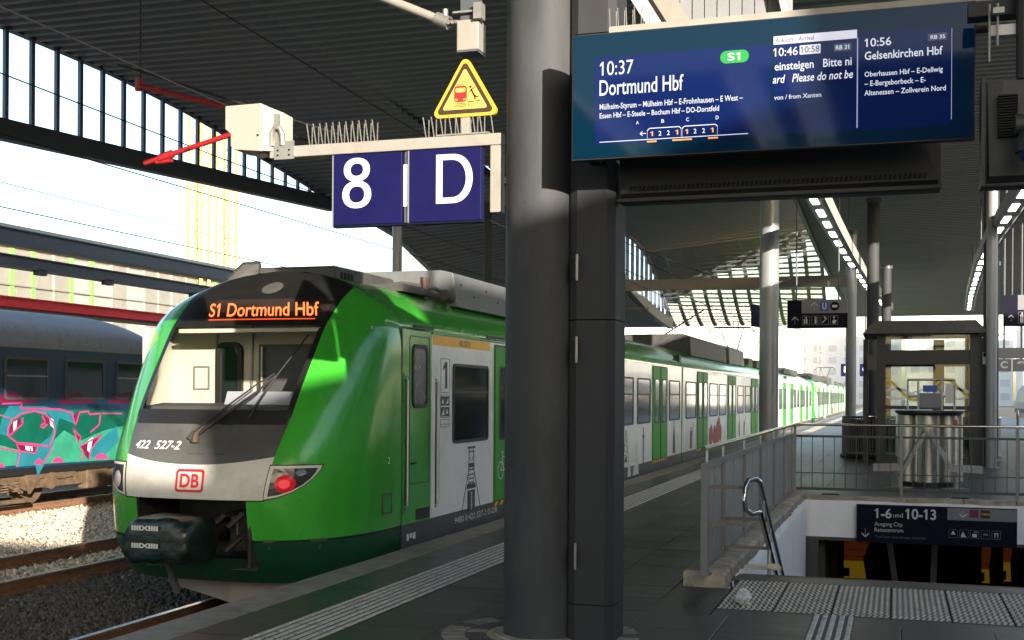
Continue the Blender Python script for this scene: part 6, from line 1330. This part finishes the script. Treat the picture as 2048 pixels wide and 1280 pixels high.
def mesh_seat(x, s_, label):
    t = thing('mesh_bench', (x, 22.3, 0), label, 'bench', 'tilted mesh benches')
    A = Vector((x, 22.3, .98)); B = Vector((x+s_*.34, 22.3, .35)); C_ = Vector((x+s_*.85, 22.3, .33)); w_ = .6
    for P, Q, n_ in ((A, B, 9), (B, C_, 7)):
        for k in range(n_+1): c = P.lerp(Q, k/n_); out(M().tube([c+Vector((0, -w_/2, 0)), c+Vector((0, w_/2, .06))], .014, 5), 'mesh_rod', 'seatrod', t)
        for dy in np.linspace(-w_/2, w_/2, 6): out(M().tube([P+Vector((0, dy, .03+dy*.1)), Q+Vector((0, dy, .03+dy*.1))], .014, 5), 'mesh_rod', 'seatrod', t)
        for dy in (-w_/2, w_/2): out(M().bar(P+Vector((0, dy, 0)), Q+Vector((0, dy, 0)), .04, .06), 'side_frame', 'seatrod', t)
    out(M().tube([(x+s_*.42, 22.3, 0), (x+s_*.42, 22.3, .35)], .035, 10), 'leg', 'steel', t); out(M().box(x+s_*.42-.22, x+s_*.42+.22, 22.26, 22.34, .0, .02), 'foot', 'railgrey', t)
    return t
mesh_seat(.50, -1, 'left tilted mesh bench leaning against the steel bins'); mesh_seat(.60, 1, 'right tilted mesh bench leaning against the steel bins')
for x, lb in ((-.98, 'left'), (.98, 'right')):
    t = thing('ground_hook', (x, 20.0, 0), 'thin black curved hook on pale feet, %s one behind the barred railing' % lb, 'floor fitting')
    out(M().tube([(x-.15, 20, .02), (x-.1, 20.0, .03), (x+.1, 20, .03), (x+.15, 20, .02)], .012, 6), 'hook', 'vent', t); out(M().box(x-.19, x-.13, 19.96, 20.04, 0.002, .025), 'foot', 'galv', t); out(M().box(x+.13, x+.19, 19.96, 20.04, 0.002, .025), 'foot', 'galv', t)

# ------------------------------------------------------------------ distance: opposite tracks, far buildings, masts
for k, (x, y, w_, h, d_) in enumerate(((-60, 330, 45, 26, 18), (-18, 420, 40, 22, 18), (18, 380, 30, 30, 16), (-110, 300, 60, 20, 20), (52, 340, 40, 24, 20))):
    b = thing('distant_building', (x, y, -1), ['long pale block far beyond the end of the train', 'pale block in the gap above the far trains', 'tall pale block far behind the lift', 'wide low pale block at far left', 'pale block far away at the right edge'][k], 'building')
    out(M().box(x-w_/2, x+w_/2, y, y+d_, -1.2, h), 'wall', 'farw', b)  # wall and window colours lightened to stand in for haze
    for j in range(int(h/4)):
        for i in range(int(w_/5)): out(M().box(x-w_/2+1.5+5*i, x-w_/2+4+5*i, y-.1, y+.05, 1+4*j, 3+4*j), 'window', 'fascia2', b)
for k, (x, y) in enumerate(((-8.7, 90), (-8.7, 150), (-13.8, 110), (10, 100), (10, 160))):
    t = thing('catenary_mast', (x, y, -1), ['first lattice mast left of the far train', 'second lattice mast left of the far train', 'lattice mast between the outer tracks', 'lattice mast right of the platform', 'far lattice mast right of the platform'][k], 'mast', 'catenary masts')
    for dx in (-.25, .25): out(M().box(x+dx-.04, x+dx+.04, y-.2, y+.2, -1, 8.5), 'mast_leg', 'post', t)
    for j in range(9): out(M().bar((x-.25, y, -.8+j), (x+.25, y, .2+j), .05, .05), 'brace', 'post', t)
    out(M().tube([(x, y, 7), (x+2.6*(1 if x < 0 else -1), y, 6.4)], .05, 8), 'cantilever', 'post', t)
t = thing('parked_train', (13, 70, ZR), 'pale train with blue front standing on the far right track', 'train')
out(M().prism([(11.6, -.3), (11.5, 1.2), (11.7, 2.4), (12.2, 2.9), (13.8, 2.9), (14.3, 2.4), (14.5, 1.2), (14.4, -.3)], 58, 130, 'y'), 'body', 'bwhite', t)
for k in range(16): out(M().box(11.44, 11.52, 60+4*k, 63+4*k, 1.2, 2.1), 'window', 'pane', t)
out(M().box(11.42, 11.5, 58, 130, .2, .6), 'blue_band', 'blue', t)
t = thing('opposite_canopy', (16, 60, 3), 'dark roof of the platform on the far right', 'canopy roof'); out(M().box(15.5, 24, 30, 140, 3.6, 4.0), 'roof', 'ceil2', t)
for k in range(10): out(M().box(16.5, 16.7, 34+10*k, 34.2+10*k, -.9, 3.6), 'support', 'post', t)
for k in range(6):
    t = thing('bollard', (5.6+.7*k, 62, 0), 'dark slim bollards in a row far away right of the lift', 'bollard', 'far row of bollards'); out(M().tube([(5.6+.7*k, 62, 0), (5.6+.7*k, 62, 1.0)], .06, 8), 'shaft', 'liftf', t)
# unseen blocks added right of and behind the camera, stepped to aim the sun
hb = thing('station_hall', (14, 0, -1), 'long station hall wall beside the platform, behind and right of the viewer', 'building')
out(M().box(9.6, 22, -5.1, 26, -1.3, 7.9), 'tall_wing', 'masonry', hb); out(M().box(9.6, 22, -9.2, -5.1, -1.3, 6.6), 'middle_wing', 'masonry', hb); out(M().box(9.6, 22, -12.6, -9.2, -1.3, 5.6), 'low_wing', 'masonry', hb); out(M().box(9.6, 22, -60, -17, -1.3, 8), 'end_wing', 'masonry', hb)
for k in range(7):
    for j in range(2): out(M().box(9.55, 9.62, -4+4.2*k, -1.6+4.2*k, 1+3.3*j, 3.2+3.3*j), 'window', 'pane', hb)

for k, (y, h) in enumerate(((-24, 9.5), (-42, 11), (-75, 13))):  # unseen gantries added to give the glossy screen something dark to mirror
    t = thing('signal_gantry', (-4, y, -1), ['nearest lattice gantry over the tracks behind the viewer', 'second lattice gantry behind the viewer', 'farthest lattice gantry behind the viewer'][k], 'gantry', 'track gantries')
    for x in (-14, -3.5, 7.5): 
        for dx in (-.25, .25): out(M().box(x+dx-.05, x+dx+.05, y-.1, y+.1, -1, h), 'gantry_leg', 'steelblue', t)
        for j in range(10): out(M().bar((x-.25, y, -.5+j), (x+.25, y, .5+j), .05, .05), 'brace', 'steelblue', t)
    for dz in (0, -.8): out(M().box(-14.5, 8, y-.08, y+.08, h+dz-.06, h+dz+.06), 'chord', 'steelblue', t)
    for j in range(22): out(M().bar((-14.5+j, y, h-.8), (-13.5+j, y, h), .06, .06), 'brace', 'steelblue', t)

rc = thing('rear_canopy', (-3, -20, 7.4), 'dark canopy strips continuing over the tracks behind the viewer', 'canopy roof')  # unseen strips with gaps, added to darken and stripe the screen reflection
for (x0, x1) in ((-9.2, -6.1), (-5.4, -3.0), (-2.4, -1.9), (-1.3, 3.2)):
    out(M().box(x0, x1, -62, -8, 7.45, 7.6), 'roof_panel', 'steelblue', rc)
for k, (x, y) in enumerate(((-3.6, -14), (-3.6, -32), (.6, -20), (-7, -26))):
    out(M().tube([(x, y, 0), (x, y, 7.45)], .2, 12), 'support_post', 'column', rc)
